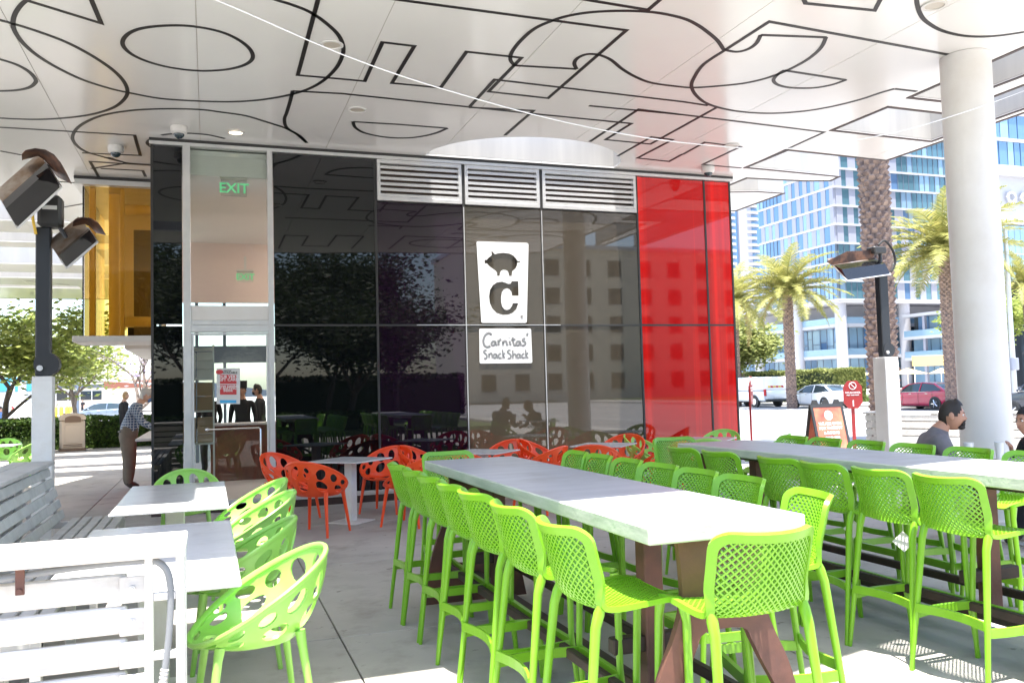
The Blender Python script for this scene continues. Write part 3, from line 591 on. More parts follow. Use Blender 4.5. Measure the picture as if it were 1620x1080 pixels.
# ================================================================== bar tables
def bar_table(x0, x1, y0, y1, label):
    t = thing('bar_table', ((x0+x1)/2, (y0+y1)/2, 0), 0, label, 'table', 'long high tables with pale tops'); a, b = (x1-x0)/2, (y1-y0)/2
    me = MB().bev(-a, a, -b, b, .985, 1.05, .006).mesh('table_top', [M['ttop'], M['tedge']])
    for p in me.polygons: p.material_index = 0 if p.normal.z > .9 else 1
    obj('table_top', me, t)
    # cut-out steel end plates
    outl = [(-.19, .984), (.19, .984), (.178, .86), (.18, .74), (.22, .62), (.285, .48), (.345, .28), (.40, .02), (-.40, .02), (-.345, .28), (-.285, .48), (-.22, .62), (-.18, .74), (-.178, .86)]
    ol = [(p.x, p.y) for p in smooth_path([(u, v, 0) for u, v in outl[1:8]], 4)]+[(p.x, p.y) for p in smooth_path([(u, v, 0) for u, v in outl[8:]+outl[:1]], 4)]
    h1 = [(.0+.065*math.cos(w), .775+.065*math.sin(w)) for w in [2*PI*i/20 for i in range(20)]]
    h2 = [(p.x, p.y) for p in smooth_path([(-.08, .63, 0), (.08, .63, 0), (.12, .58, 0), (.16, .50, 0), (.225, .38, 0), (.22, .33, 0), (.15, .30, 0), (-.15, .30, 0), (-.22, .33, 0), (-.225, .38, 0), (-.16, .50, 0), (-.12, .58, 0)], 3, True)]
    for s in (-1, 1):
        mb = MB(); yy = s*(b-.08); plate(mb, ol, [h1, h2], lambda u, v: (u, yy, v), (0, .03, 0)); mb.build('end_plate', M['rust'], t)
    for x_ in (-.22, .22): MB().bev(x_-.02, x_+.02, -b+.12, b-.12, .27, .32, .006).build('side_rail', M['rustd'], t)
    for z, w in ((.20, .035),): MB().bev(-w, w, -b+.10, b-.10, z-.03, z+.03, .006).build('stretcher', M['rustd'], t)
    for yy in (-b+.65, b-.65):
        MB().bev(-.045, .045, yy-.045, yy+.045, .231, .944, .006).build('post', M['rust'], t); MB().bev(-.20, .20, yy-.03, yy+.03, .40, .47, .006).build('cross_bar', M['rustd'], t)
    MB().bev(-.17, .17, -b+.12, b-.12, .945, .984, .004).build('under_frame', M['rustd'], t)
    return t
bar_table(1.50, 2.19, 2.79, 6.22, 'long high table in the middle, sunlit white near end, seven stools down its left side')
bar_table(3.86, 4.56, 3.12, 6.60, 'long high table on the right, running past the white column and out of the picture')

# ================================================================== bar stools
def stool_parts():
    prof = [(.235, .735), (.215, .752), (.15, .758), (.05, .752), (-.06, .745), (-.13, .752), (-.175, .775), (-.205, .82), (-.225, .88), (-.243, .95), (-.258, 1.01), (-.275, 1.055)]
    P = smooth_path([(0, a, b) for a, b in prof], 6); Ls = [0]
    for a, b in zip(P, P[1:]): Ls.append(Ls[-1]+(b-a).length)
    T = Ls[-1]
    def at(v):
        v = min(max(v, 0), T); i = min(max(next((k for k in range(len(Ls)) if Ls[k] >= v), len(Ls)-1), 1), len(Ls)-1)
        f = (v-Ls[i-1])/(Ls[i]-Ls[i-1]); p = P[i-1].lerp(P[i], f); d = (P[i]-P[i-1]).normalized(); return p, d
    def S(u, v):                                          # u across in metres, v along the shell from the front edge
        p, d = at(v); k = min(max((v-.33)/.2, 0), 1); k = k*k*(3-2*k); q = u/.22
        y = p.y + k*(.098*q*q); z = p.z + (1-k)*.016*q*q*min(1, v/.08) - .035*k*max(0, (v-T+.14)/.14)*q*q*0 ; z += k*.012*q*q
        return Vector((u*(1+.06*(v/T-.3)), y, z))
    def Nn(u, v):
        a = S(u+.004, v)-S(u-.004, v); b = S(u, v+.004)-S(u, v-.004); return a.cross(b).normalized()
    hw = .212
    def rr(w, v0, v1, r, n=7):
        L = []
        for cx, cy, a0 in ((w-r, v0+r, -PI/2), (w-r, v1-r, 0), (-w+r, v1-r, PI/2), (-w+r, v0+r, PI)):
            for i in range(n): a = a0+PI/2*i/(n-1); L.append((cx+r*math.cos(a), cy+r*math.sin(a)))
        out = []
        for i in range(len(L)):
            a, b = L[i], L[(i+1) % len(L)]; d = math.hypot(b[0]-a[0], b[1]-a[1]); k = max(1, int(d/.03))
            out += [(a[0]+(b[0]-a[0])*j/k, a[1]+(b[1]-a[1])*j/k) for j in range(k)]
        return out
    outer = rr(hw, .0, T, .065); inner = rr(hw-.028, .040, T-.034, .045)
    inn = [(random.Random(5).uniform(-1, 1), 0)]
    v, f = sheet2d(outer, [inner], [(s*(hw-.014), .03*k) for k in range(2, int(T/.03)-1) for s in (-1, 1)])
    frame = MB(); solid(frame, [S(*p) for p in v], f, [Nn(*p) for p in v], .020)
    lat = MB(); pitch = .0285; wi = .0062; I = inner
    def strip(c, sgn):
        pts = []; n = 60
        for i in range(n+1):
            vv = .045+(T-.081)*i/n; u = sgn*(vv-c)*.85
            if abs(u) < hw-.026 and inpoly(u, vv, [(a*1.03, b) for a, b in I]): pts.append((u, vv))
        if len(pts) < 3: return
        pts = pts[::3]+([pts[-1]] if (len(pts)-1) % 3 else []); vs = []
        for (u, vv) in pts:
            n_ = Nn(u, vv); e = .003; p = S(u, vv); t = (S(u+sgn*.85*e, vv+e)-p).normalized(); sd = t.cross(n_).normalized()
            for a, b in ((-1, -1), (1, -1), (1, 1), (-1, 1)): vs.append(p+sd*wi*.5*a+n_*.0065*b)
        N = len(pts); fs = [(i*4+k, i*4+(k+1) % 4, (i+1)*4+(k+1) % 4, (i+1)*4+k) for i in range(N-1) for k in range(4)]
        lat.add(vs, fs)
    k = -.35
    while k < T+.35: strip(k, 1); strip(k, -1); k += pitch
    return frame.mesh('shell_frame', M['bar'], True), lat.mesh('lattice', M['bar'])
SF, SL = stool_parts()
def make_stool():
    t = thing('bar_stool', (0, 0, 0), 0, '', 'bar stool', 'green lattice bar stools'); g = M['bar']
    obj('shell_frame', SF, t); obj('lattice', SL, t)
    for sx in (-1, 1):
        for sy, yt in ((1, .205), (-1, -.165)):
            MB().tube(([(sx*.193, yt, .752), (sx*.197, yt+sy*.010, .68), (sx*.215, sy*.208, .34), (sx*.232, sy*.240, .0)] if sy > 0 else [(sx*.199, -.126, .800), (sx*.197, -.142, .750), (sx*.198, -.158, .70), (sx*.216, -.200, .34), (sx*.234, -.242, .0)]), ([.022, .0170, .0155, .0125] if sy > 0 else [.010, .021, .0195, .0160, .0125]), 10).build('leg', g, t, True)
    def bar(a, b, h=.042, w=.014, curve=0):
        a, b = Vector(a), Vector(b); d = (b-a).normalized(); s = Vector((-d.y, d.x, 0)); rings = []
        for i in range(9):
            p = a.lerp(b, i/8)+s*curve*math.sin(PI*i/8); rings.append([p+s*w/2*u+Vector((0, 0, h/2*v)) for u, v in ((-1, -1), (1, -1), (1, 1), (-1, 1))])
        return MB().loft(rings)
    bar((-.218, .214, .30), (.218, .214, .30), .05, .024, 0).build('footrest', g, t); bar((-.21, -.212, .335), (.21, -.212, .335), .045, .014, .04).build('stretcher', g, t)
    for s in (-1, 1): bar((s*.213, -.21, .30), (s*.213, .21, .30), .045, .014, s*-.03).build('stretcher', g, t)
    return t
stool0 = make_stool(); used = [0]
def stool(x, y, rz, label, group='green lattice bar stools'):
    if used[0] == 0: r = stool0; r.location = (x, y, 0); r.rotation_euler = (0, 0, rz); r['label'] = label; r['group'] = group
    else: r = copy_tree(stool0, (x, y, 0), rz, label, group)
    used[0] += 1; return r
ORD = ['nearest', 'second nearest', 'third nearest', 'fourth', 'fifth', 'sixth', 'farthest']
J = random.Random(11)
for i, y in enumerate((3.05, 3.63, 4.17, 4.62, 5.09, 5.52, 6.00)):
    stool(1.465, y, -PI/2+J.uniform(-.05, .05), 'green lattice bar stool, %s in the row left of the middle table' % ORD[i])
for i, y in enumerate((3.33, 3.98, 4.42, 4.86, 5.32, 5.78, 6.20)):
    stool(2.52 if i else 2.41, y, PI/2+(-.25 if i == 0 else J.uniform(-.06, .06)), 'green lattice bar stool, %s in the row right of the middle table' % ORD[i])
stool(1.82, 2.74, .03, 'foremost green lattice bar stool, at the near sunlit end of the middle table')
stool(1.86, 6.68, PI+.03, 'green lattice bar stool at the far end of the middle table, before the orange chairs')
for i, y in enumerate((3.48, 3.95, 4.42, 4.87, 5.58, 6.10)):
    stool(3.80, y, -PI/2+J.uniform(-.05, .05), 'green lattice bar stool, %s in the row left of the right-hand table' % ['nearest', 'second nearest', 'third', 'fourth', 'fifth', 'farthest'][i])
for i, y in enumerate((3.45, 4.18, 4.68, 5.18, 5.68, 6.18, 6.62)):
    stool(4.90, y, PI/2+J.uniform(-.06, .06), 'green lattice bar stool, %s in the row behind the right-hand table' % ORD[i])
stool(4.16, 7.02, PI-.1, 'green lattice bar stool at the far end of the right-hand table')
# paper tags hanging under two stools
for x, y, z, s in ((3.80, 3.98, .62, 'white paper tag hanging under the second stool left of the right-hand table'), (3.86, 4.46, .62, 'white paper tag hanging under the third stool left of the right-hand table')):
    tg = MB(); tg.tube([(x, y, z+.055), (x, y, .75)], .0015, 4); c, n_ = Vector((x, y, z)), Vector((-.5, -.8, .2)).normalized(); u = Vector((.8, -.5, 0)).normalized(); w = u.cross(n_); tg.prism([c+u*.06+w*.0, c+w*.06, c-u*.06, c-w*.06], n_*.002)
    tag(tg.build('paper_tag', M['boxw']), s, 'tag')

# ================================================================== tub chairs with cut-out holes
def tub_meshes(mt):
    def S(r, a):                                          # r 0..1 over the disc, a=0 at the back (-y)
        dx, dy = math.sin(a), -math.cos(a); rim = Vector((dx*.300, dy*.285-.01, .622-dy*.0-.0+(.178*math.cos(a)) )); rim.z = .615+.185*math.cos(a)
        if math.cos(a) > 0: rim.y -= .035*math.cos(a)
        seat = Vector((dx*.205, dy*.20+.015, .425)); rs = .50
        if r <= rs: q = r/rs; return Vector((seat.x*q, .015+(seat.y-.015)*q, .405+.020*q*q))
        q = (r-rs)/(1-rs); e = q*q*(3-2*q)*.35+q*.65; p = seat.lerp(rim, q); p.x = seat.x+(rim.x-seat.x)*math.sin(q*PI/2); p.y = seat.y+(rim.y-seat.y)*math.sin(q*PI/2)
        p.z = seat.z+(rim.z-seat.z)*(q**1.25); return p
    def P(x, y): r = math.hypot(x, y); return S(r, math.atan2(x, -y) if r > 1e-9 else 0)
    holes = []; R = random.Random(4)
    def hole(r, a, ra, rt, tilt=0):
        cx, cy = r*math.sin(a), -r*math.cos(a); L = []
        for i in range(14):
            t = 2*PI*i/14; u, w = ra*math.cos(t), rt*math.sin(t); u2, w2 = u*math.cos(tilt)-w*math.sin(tilt), u*math.sin(tilt)+w*math.cos(tilt)
            L.append((cx+u2*math.sin(a)+w2*math.cos(a), cy-u2*math.cos(a)+w2*math.sin(a)))
        holes.append(L)
    n = 14
    for i in range(n):
        a = 2*PI*(i+.5)/n; b = math.cos(a); hole(.880, a, .060+.018*max(b, 0), .118+.030*(i % 2)*(b > 0), R.uniform(-.25, .25))
    for i in range(9):
        a = 2*PI*i/9; b = math.cos(a); hole(.70, a, .074+.014*max(b, 0), .155, R.uniform(-.30, .30))
    for i in range(5): a = 2*PI*(i+.3)/5; hole(.41, a, .100, .155, R.uniform(-.3, .3))
    hole(.08, 0, .10, .09)
    N = 72; out = [(math.sin(2*PI*i/N), -math.cos(2*PI*i/N)) for i in range(N)]
    inn = [(r*math.sin(2*PI*(i+(k % 2)*.5)/m), -r*math.cos(2*PI*(i+(k % 2)*.5)/m)) for k, (r, m) in enumerate(((.96, 48), (.79, 44), (.60, 36), (.52, 30), (.25, 12))) for i in range(m)]
    v, f = sheet2d(out, holes, inn); X = [P(*p) for p in v]; nr = []
    for p in v:
        a = P(p[0]+.01, p[1])-P(p[0]-.01, p[1]); b = P(p[0], p[1]+.01)-P(p[0], p[1]-.01); q = a.cross(b); nr.append(q.normalized() if q.length > 0 else Vector((0, 0, 1)))
    mb = MB(); solid(mb, X, f, nr, .013); mb.tube([P(*p) for p in out], .0125, 8, closed=True, flat=1.3)
    shell = mb.mesh('shell', mt, True)
    leg = []
    for sx in (-1, 1):
        for sy in (-1, 1):
            leg.append(MB().tube([(sx*.19, sy*.17, .445 if sy > 0 else .47), (sx*.195, sy*.18, .39), (sx*.215, sy*.205, .20), (sx*.235, sy*.23, 0)], [.024, .020, .0165, .013], 10).mesh('leg', mt, True))
    return shell, leg
def make_tub(mk):
    s, L = tub_meshes(M[mk]); t = thing('tub_chair', (0, 0, -50), 0, 'x', 'chair'); obj('shell', s, t)
    for l in L: obj('leg', l, t)
    return t
TUB = {k: make_tub(k) for k in ('lime', 'orange')}; tused = {}
def tub(k, x, y, rz, label, group):
    if k not in tused: r = TUB[k]; r.location = (x, y, 0); r.rotation_euler = (0, 0, rz); r['label'] = label; r['group'] = group; tused[k] = 1
    else: r = copy_tree(TUB[k], (x, y, 0), rz, label, group)
    r.scale = (1.12, 1.10, 1.03) if k == 'orange' else (1.05, 1.04, 1.02)
    return r
GL = 'lime tub chairs with oval holes by the white tables'
tub('lime', .19, 4.30, PI/2+.12, 'foremost lime green tub chair with oval holes, sunlit, beside the front white table', GL)
tub('lime', .15, 5.42, PI/2-.05, 'lime green tub chair, second from the front at the white tables', GL)
tub('lime', .28, 6.85, PI/2+.1, 'lime green tub chair, third from the front at the white tables', GL)
tub('lime', .30, 7.85, PI/2+.15, 'lime green tub chair, fourth from the front, with its back to the orange chairs', GL)
tub('lime', -.22, 9.16, PI, 'lime green tub chair behind the rear white table, in front of the glass door', GL)
# square low tables
def low_table(x, y, rz, label, group, a=.37, b=.37, h=.755, m='tabw', leg=.055):
    t = thing('cafe_table', (x, y, 0), rz, label, 'table', group)
    MB().bev(-a, a, -b, b, h-.018, h, .005).build('table_top', M[m], t); MB().bev(-leg, leg, -leg, leg, .012, h-.018, .008).build('pedestal', M['white'], t)
    MB().bev(-.21, .21, -.21, .21, .0, .012, .004).build('base_plate', M['white'], t); MB().bev(-.16, .16, -.16, .16, h-.035, h-.018, .004).build('mounting_plate', M['alu'], t); return t
low_table(-.275, 7.78, 0, 'rear pale rectangular table on a square pedestal near the long white bench', 'rectangular tables by the bench', .41, 1.02, .745, leg=.075)
low_table(-.285, 5.02, 0, 'front pale rectangular table, half in sun, behind the slatted bench back', 'rectangular tables by the bench', .415, 1.02, .745, leg=.075)
GO = 'orange tub chairs along the glass front'; GT = 'small square white cafe tables along the glass front'
DG = {'front left': (-.42, -.66, -PI/5), 'front right': (.56, -.54, PI/4), 'back left': (-.64, .50, -3*PI/4), 'back right': (.55, .58, 3*PI/4)}
for n, (tx, ty, nm) in enumerate(((1.62, 10.55, 'leftmost'), (3.38, 10.75, 'middle'), (5.18, 10.85, 'rightmost'))):
    low_table(tx, ty, PI/4, 'small square white cafe table, %s of the three among the orange chairs' % nm, GT)
    for w, (dx, dy, a) in DG.items():
        tub('orange', tx+dx*1.05+J.uniform(-.04, .04), ty+dy*1.05+J.uniform(-.04, .04), a+J.uniform(-.15, .15), 'orange tub chair with oval holes at the %s of the %s orange-set table' % (w, nm), GO)
low_table(6.90, 10.95, PI/4, 'small square cafe table in front of the red glass, among lime chairs', GT)
for w, (dx, dy, a) in DG.items():
    tub('lime', 6.9+dx*1.1, 10.95+dy*1.05, a+J.uniform(-.15, .15), 'lime tub chair at the %s of the table in front of the red glass' % w, 'lime chairs before the red glass')
# far lime chairs in the sun at the left
low_table(-3.85, 18.75, 0, 'small table among the sunlit lime chairs far left', 'far left tables', h=.74)
for x, y, a, w in ((-3.85, 19.42, PI, 'facing the camera behind the far left table'), (-4.45, 18.45, -1.2, 'at the left of the far left table'), (-3.28, 18.45, 1.2, 'at the right of the far left table')):
    tub('lime', x, y, a, 'sunlit lime tub chair %s' % w, 'lime chairs far left')

# ================================================================== slatted benches
def slat(name, x0, x1, y0, y1, z0, z1, m, par, mtx=None): return MB().bev(x0, x1, y0, y1, z0, z1, .006, 0, mtx).build(name, M[m], par)
def bench(label, length, m, cap_m, loc, rz):
    """back along local y (0..-length), seat toward +x"""
    t = thing('slatted_bench', loc, rz, label, 'bench', 'white slatted benches with heaters')
    for i in range(5):                                                  # leaning back
        z = .465+i*.099; x = -.02-(z-.40)*.30; mt = Matrix.Translation((x, 0, z)) @ Matrix.Rotation(-.29, 4, 'Y')
        slat('back_slat', -.012, .012, -length, 0, 0, .080, m, t, mt)
    slat('cap_rail', -.33, -.12, -length-.02, .03, .965, 1.0, cap_m, t); slat('cap_rail', -.48, -.34, -length-.02, .03, .965, 1.0, cap_m, t)
    for i in range(5): slat('seat_slat', .03+i*.095, .03+i*.095+.075, -length, 0, .43, .455, m, t)
    for i in range(7): slat('rear_slat', -.47, -.448, -length, 0, .12+i*.122, .12+i*.122+.098, m, t)
    n = int(length/1.4)+1
    for i in range(n+1):
        y = -.04-i*(length-.08)/n; mb = MB(); mb.bev(-.44, -.38, y-.03, y+.03, 0, .965, .004); mb.bev(.44, .49, y-.03, y+.03, 0, .43, .004); mb.bev(-.38, .49, y-.025, y+.025, .37, .43, .004); mb.bev(.0, .05, y-.03, y+.03, 0, .43, .004)
        mb.prism([(-.09, y-.02, .43), (-.06, y-.02, .43), (-.235, y-.02, .965), (-.27, y-.02, .965)], (0, .04, 0)); mb.build('frame', M['white'], t)
    return t
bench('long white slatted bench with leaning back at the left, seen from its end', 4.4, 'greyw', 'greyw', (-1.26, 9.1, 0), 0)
bench('white slatted bench at the right, standing behind the seated man by the palm trunk', 3.2, 'whitesl', 'whitesl', (11.05, 12.1, 0), PI*.16)
# foremost bench back, seen from behind
fb = thing('bench_back', (0, 0, 0), 0, 'foremost white bench back with bolted horizontal boards and a ladder frame, bottom left', 'bench', 'white slatted benches with heaters')
slat('cap_rail', -2.9, -.09, 3.52, 3.95, .965, 1.0, 'whitesl', fb)
for i in range(8): slat('back_board', -2.9, -.30, 3.60, 3.632, (.802-i*.122), .802-i*.122+.101, 'whitesl', fb)
MB().bev(-.235, -.205, 3.55, 3.60, 0, .965, .003).build('frame_post', M['white'], fb); MB().bev(-.125, -.095, 3.55, 3.60, 0, .965, .003).build('frame_post', M['white'], fb)
MB().bev(-.125, -.095, 3.87, 3.92, 0, .965, .003).build('frame_post', M['white'], fb)
for i in range(4): MB().bev(-.205, -.125, 3.555, 3.585, .80-i*.22, .83-i*.22, .003).build('rung', M['white'], fb)
for i in range(7):
    z = .83-i*.122; MB().bev(-.325, -.235, 3.588, 3.598, z-.035, z+.065, .003).build('bolt_plate', M['whitesl'], fb); mb = MB(); mb.tube([(-.28, 3.589, z+.02), (-.28, 3.578, z+.02)], .011, 10); mb.tube([(-.28, 3.579, z+.02), (-.28, 3.572, z+.02)], .006, 6); mb.build('bolt', M['alu'], fb)
mb = MB(); mb.bev(-.665, -.635, 3.55, 3.56, .87, .965, .002); mb.tube([(-.65, 3.555, .885), (-.65, 3.54, .885)], .009, 8); mb.build('bracket', M['rust'], fb)
for i in range(5): slat('seat_slat', -2.9, -.78, 3.98+i*.09, 4.05+i*.09, .43, .455, 'whitesl', fb)
MB().bev(-.9, -.85, 3.65, 4.42, .0, .43, .004).build('frame', M['white'], fb)
cd = thing('electric_conduit', (0, 0, 0), 0, 'grey electric conduit curving down through the ladder frame of the foremost bench', 'cable')
pth = smooth_path([(-1.2, 3.57, .90), (-.8, 3.57, .925), (-.45, 3.57, .95), (-.24, 3.565, .955), (-.17, 3.56, .93), (-.145, 3.56, .86), (-.145, 3.56, .74), (-.155, 3.56, .62), (-.165, 3.56, .54)], 6)
MB().tube(pth, .013, 10).build('smooth_tube', M['cord'], cd, True)
pth = smooth_path([(-.165, 3.56, .545), (-.18, 3.56, .42), (-.19, 3.56, .25), (-.2, 3.56, .0)], 14)
MB().tube(pth, [.017 if i % 2 else .0135 for i in range(len(pth))], 10).build('ribbed_tube', M['cordw'], cd)

# ================================================================== heaters
def heater_head(t, c, A, B, Cc, scale=1.0, bulge=.22, name='reflector_head'):
    """glass quad from corner vectors: A->B long edge, B->Cc short edge, about centre c (metres, world axes)"""
    A, B, Cc = Vector(A), Vector(B), Vector(Cc); u = (B-A); v = (Cc-B); D = A+v; n = u.cross(v).normalized()
    if n.dot(Vector(c)-Vector((0, 0, CH))) > 0: n = -n                  # n faces the viewer side
    c = Vector(c); P = [c+q*scale for q in (A, B, Cc, D)]; hh = t
    mb = MB(); mid0 = (P[0]+P[3])/2+u*.22*scale+n*.0; # glass made of two facets meeting on a low ridge
    r0 = (P[0]+P[3])/2+n*.07; r1_ = (P[1]+P[2])/2+n*.07
    mb.add([P[0], P[1], P[2], P[3], r0, r1_], [(0, 1, 5, 4), (4, 5, 2, 3), (0, 4, 3), (1, 2, 5)]); g = mb.build(name, M['hglass'], t)
    mb = MB(); rings = []                                                # curved metal housing behind
    for k in range(9):
        a = PI*k/8; w = (P[3]-P[0]); rings.append((math.cos(a), math.sin(a)))
    R0, R1 = [], []
    vv = P[3]-P[0]; vv = (vv-vF*vv.dot(vF)).normalized(); bd = (vF*.5-vv)*bulge
    for ca, sa in rings:
        R0.append((P[0]+P[3])/2-(P[3]-P[0])/2*ca+bd*sa-n*.003); R1.append((P[1]+P[2])/2-(P[2]-P[1])/2*ca+bd*sa-n*.003)
    vs = R0+R1; nn = len(R0); fs = [(i, i+1, nn+i+1, nn+i) for i in range(nn-1)]+[tuple(range(nn)), tuple(range(nn, 2*nn))[::-1]]; mb.add(vs, fs); mb.build('housing', M['hmetal'], g, True)
    mb = MB()                                                            # raised metal edge round the glass
    for a, b in ((0, 1), (1, 2), (2, 3), (3, 0)): mb.tube([P[a], P[b]], .012, 6)
    mb.build('rim', M['alu'], g); return g, P, n
def hood(parent, outer, inner, D0, D1):
    """curved rusty sheet between two rims, the outer one nearer"""
    n = len(outer); vs = [gd(x, y, D0) for x, y in outer]+[gd(x, y, D1) for x, y in inner]; f = [(i, i+1, n+i+1, n+i) for i in range(n-1)]
    mb = MB(); solid(mb, vs, f, [Vector((0, 0, 1))]*len(vs), .008); return mb.build('hood', M['hrust'], parent, True)
def heater_post(t, x, y, base_w, ztop, z1):
    MB().bev(x-base_w/2, x+base_w/2, y-base_w/2, y+base_w/2, 0, ztop, .008).build('white_post', M['column'], t)
    MB().bev(x-base_w/2+.0, x+base_w/2-.0, y-base_w/2-.004, y-base_w/2-.001, .3, ztop-.05, .001).build('cover_plate', M['white'], t)
    pw = .068 if base_w < .25 else .09; MB().bev(x-pw, x+pw, y-.06, y+.06, ztop, z1, .012).build('black_pole', M['hpost'], t)
    mb = MB(); mb.tube([(x+.035, y-.07, ztop+.12), (x+.035, y+.07, ztop+.12)], .115, 24); mb.build('pivot_housing', M['hpost'], t, True)
    mb = MB(); mb.tube([(x-.02, y-.10, ztop+.08), (x-.02, y-.076, ztop+.08)], .028, 12); mb.build('bolt', M['alu'], t)
HB = .29
h1 = thing('patio_heater', (0, 0, 0), 0, 'black heater post with two angled reflector heads and a gas box at the left', 'patio heater', 'patio heaters on tall posts')
p = gd(69, 600, 8.5); hx, hy = p.x, p.y; heater_post(h1, hx, hy, .18, 1.81, 3.30)
def cam3(px, py, D): return gd(px, py, D)
Q = [cam3(3, 316, 8.3), cam3(71, 255, 8.6), cam3(97, 297, 8.35), cam3(39, 353, 8.05)]; c = sum(Q, Vector())/4
g, P, n = heater_head(h1, c, Q[0]-c, Q[1]-c, Q[2]-c, bulge=HB); hood(g, [(34.3, 244.4), (40.5, 238.1), (55.6, 235.1), (71.8, 237.4), (85.6, 245.0), (96.1, 257.8), (104.2, 271.7), (113.4, 290.6)], [(34.7, 253.1), (45.1, 250.4), (60.6, 246.7), (69.4, 252.0), (76.4, 260.1), (83.3, 271.7), (91.4, 279.8), (99.5, 282.8)], 8.2, 8.55)
Q = [cam3(91, 401, 8.5), cam3(139, 361, 8.75), cam3(154, 383, 8.6), cam3(114, 424, 8.3)]; c = sum(Q, Vector())/4
g, P, n = heater_head(h1, c, Q[0]-c, Q[1]-c, Q[2]-c, bulge=HB); hood(g, [(115.0, 352.7), (119.2, 346.9), (129.6, 343.9), (143.5, 345.3), (155.1, 352.2), (162.0, 361.9), (167.1, 371.7)], [(114.6, 357.8), (122.7, 356.2), (133.1, 354.1), (141.2, 356.9), (147.0, 363.1), (151.6, 367.7), (159.7, 369.6)], 8.45, 8.7)
bxm = MB(); bxm.bev(hx-.05, hx+.17, hy-.10, hy+.10, 3.30, 3.62, .03); bxm.build('gas_valve_box', M['trim'], h1); q0 = Vector((hx, hy, 3.7))
MB().bev(hx-.0, hx+.13, hy-.112, hy-.101, 3.47, 3.51, .002).build('name_plate', M['boxw'], h1)
mb = MB(); mb.tube(smooth_path([(hx-.06, hy-.08, 3.22), (hx-.09, hy-.08, 3.42), (hx-.07, hy-.08, 3.64)], 5), .014, 8); mb.build('yellow_hose', M['yellow'], h1, True)
mb = MB(); mb.tube(smooth_path([(hx-.05, hy-.02, 3.62), (hx-.03, hy-.02, 3.70), (hx+.08, hy-.02, 3.70), (hx+.11, hy-.02, 3.62)], 5), .018, 8); mb.build('gas_pipe', M['alu'], h1, True)
for a, b in (((hx, hy, 3.5), cam3(48, 320, 8.5)), ((hx+.1, hy, 3.38), cam3(118, 398, 8.65))): MB().tube([a, b], .022, 8).build('arm', M['hpost'], h1)
h2 = thing('patio_heater', (0, 0, 0), 0, 'black heater post with one stained reflector head before the thick palm trunk', 'patio heater', 'patio heaters on tall posts')
p = gd(1402, 600, 14.3); hx, hy = p.x, p.y; heater_post(h2, hx, hy, .28, 1.92, 3.42)
Q = [cam3(1316, 418, 14.1), cam3(1384, 409, 14.5), cam3(1409, 434, 14.3), cam3(1341, 443, 13.9)]; c = sum(Q, Vector())/4
g, P, n = heater_head(h2, c, Q[0]-c, Q[1]-c, Q[2]-c, bulge=.24)
vs = [cam3(1308, 414, 13.8), cam3(1340, 398, 14.0), cam3(1386, 396, 14.4), cam3(1380, 408, 14.35), cam3(1316, 419, 13.9), cam3(1305, 415, 13.8)]
mb = MB(); solid(mb, vs, [(0, 1, 2, 3, 4)], [Vector((0, 0, 1))]*6, .01); mb.build('hood', M['hrust'], g)
mb = MB(); mb.bev(hx-.20, hx+.06, hy-.10, hy+.10, 3.66, 3.78, .02); mb.build('gas_valve_box', M['trim'], h2)
MB().tube([(hx, hy, 3.4), (hx, hy, 3.7)], .03, 8).build('arm', M['hpost'], h2)
mb = MB(); mb.tube(smooth_path([(hx-.08, hy-.06, 3.80), (hx+.06, hy-.06, 3.88), (hx+.22, hy-.06, 3.72), (hx+.26, hy-.06, 3.52), (hx+.16, hy-.06, 3.36)], 6), .02, 8); mb.build('black_hose', M['rubber'], h2, True)

# cable strung under the canopy
P = [gy(x, y, 4.5) for x, y in ((-60, -160), (120, -84), (340, 0), (540, 86), (700, 141), (900, 195), (1080, 226), (1250, 235), (1400, 213), (1500, 186), (1620, 144), (1780, 80))]
tag(MB().tube(smooth_path(P, 6), .0030, 6).build('wire', M['white'], None), 'thin white wire sagging across the picture under the canopy', 'wire')

# ================================================================== people
BONES = dict(hips='pelvis', spine='chest')
STAND = dict(pelvis=(0, 0, .95), waist=(0, .0, 1.10), chest=(0, .01, 1.30), neck=(0, .005, 1.49), skull=(0, .03, 1.60),
 ls=(-.19, 0, 1.41), le=(-.24, -.03, 1.13), lw=(-.24, .09, .90), rs=(.19, 0, 1.41), re=(.24, -.03, 1.13), rw=(.24, .09, .90),
 lh=(-.095, 0, .90), lk=(-.11, .02, .50), la=(-.11, -.02, .09), lt=(-.13, .14, .04), rh=(.095, 0, .90), rk=(.11, .02, .50), ra=(.11, -.02, .09), rt=(.13, .14, .04))
RAD = dict(pelvis=(.155, .12), waist=(.14, .115), chest=(.165, .12), neck=(.058, .058), skull=(.055, .055), s=(.072, .07), e=(.045, .045), w=(.029, .029), h=(.108, .105), k=(.076, .076), a=(.062, .060), t=(.042, .032))
EDG = [('pelvis', 'waist'), ('waist', 'chest'), ('chest', 'neck'), ('neck', 'skull')]+[(a, b) for s in 'lr' for a, b in (('chest', s+'s'), (s+'s', s+'e'), (s+'e', s+'w'), ('pelvis', s+'h'), (s+'h', s+'k'), (s+'k', s+'a'), (s+'a', s+'t'))]
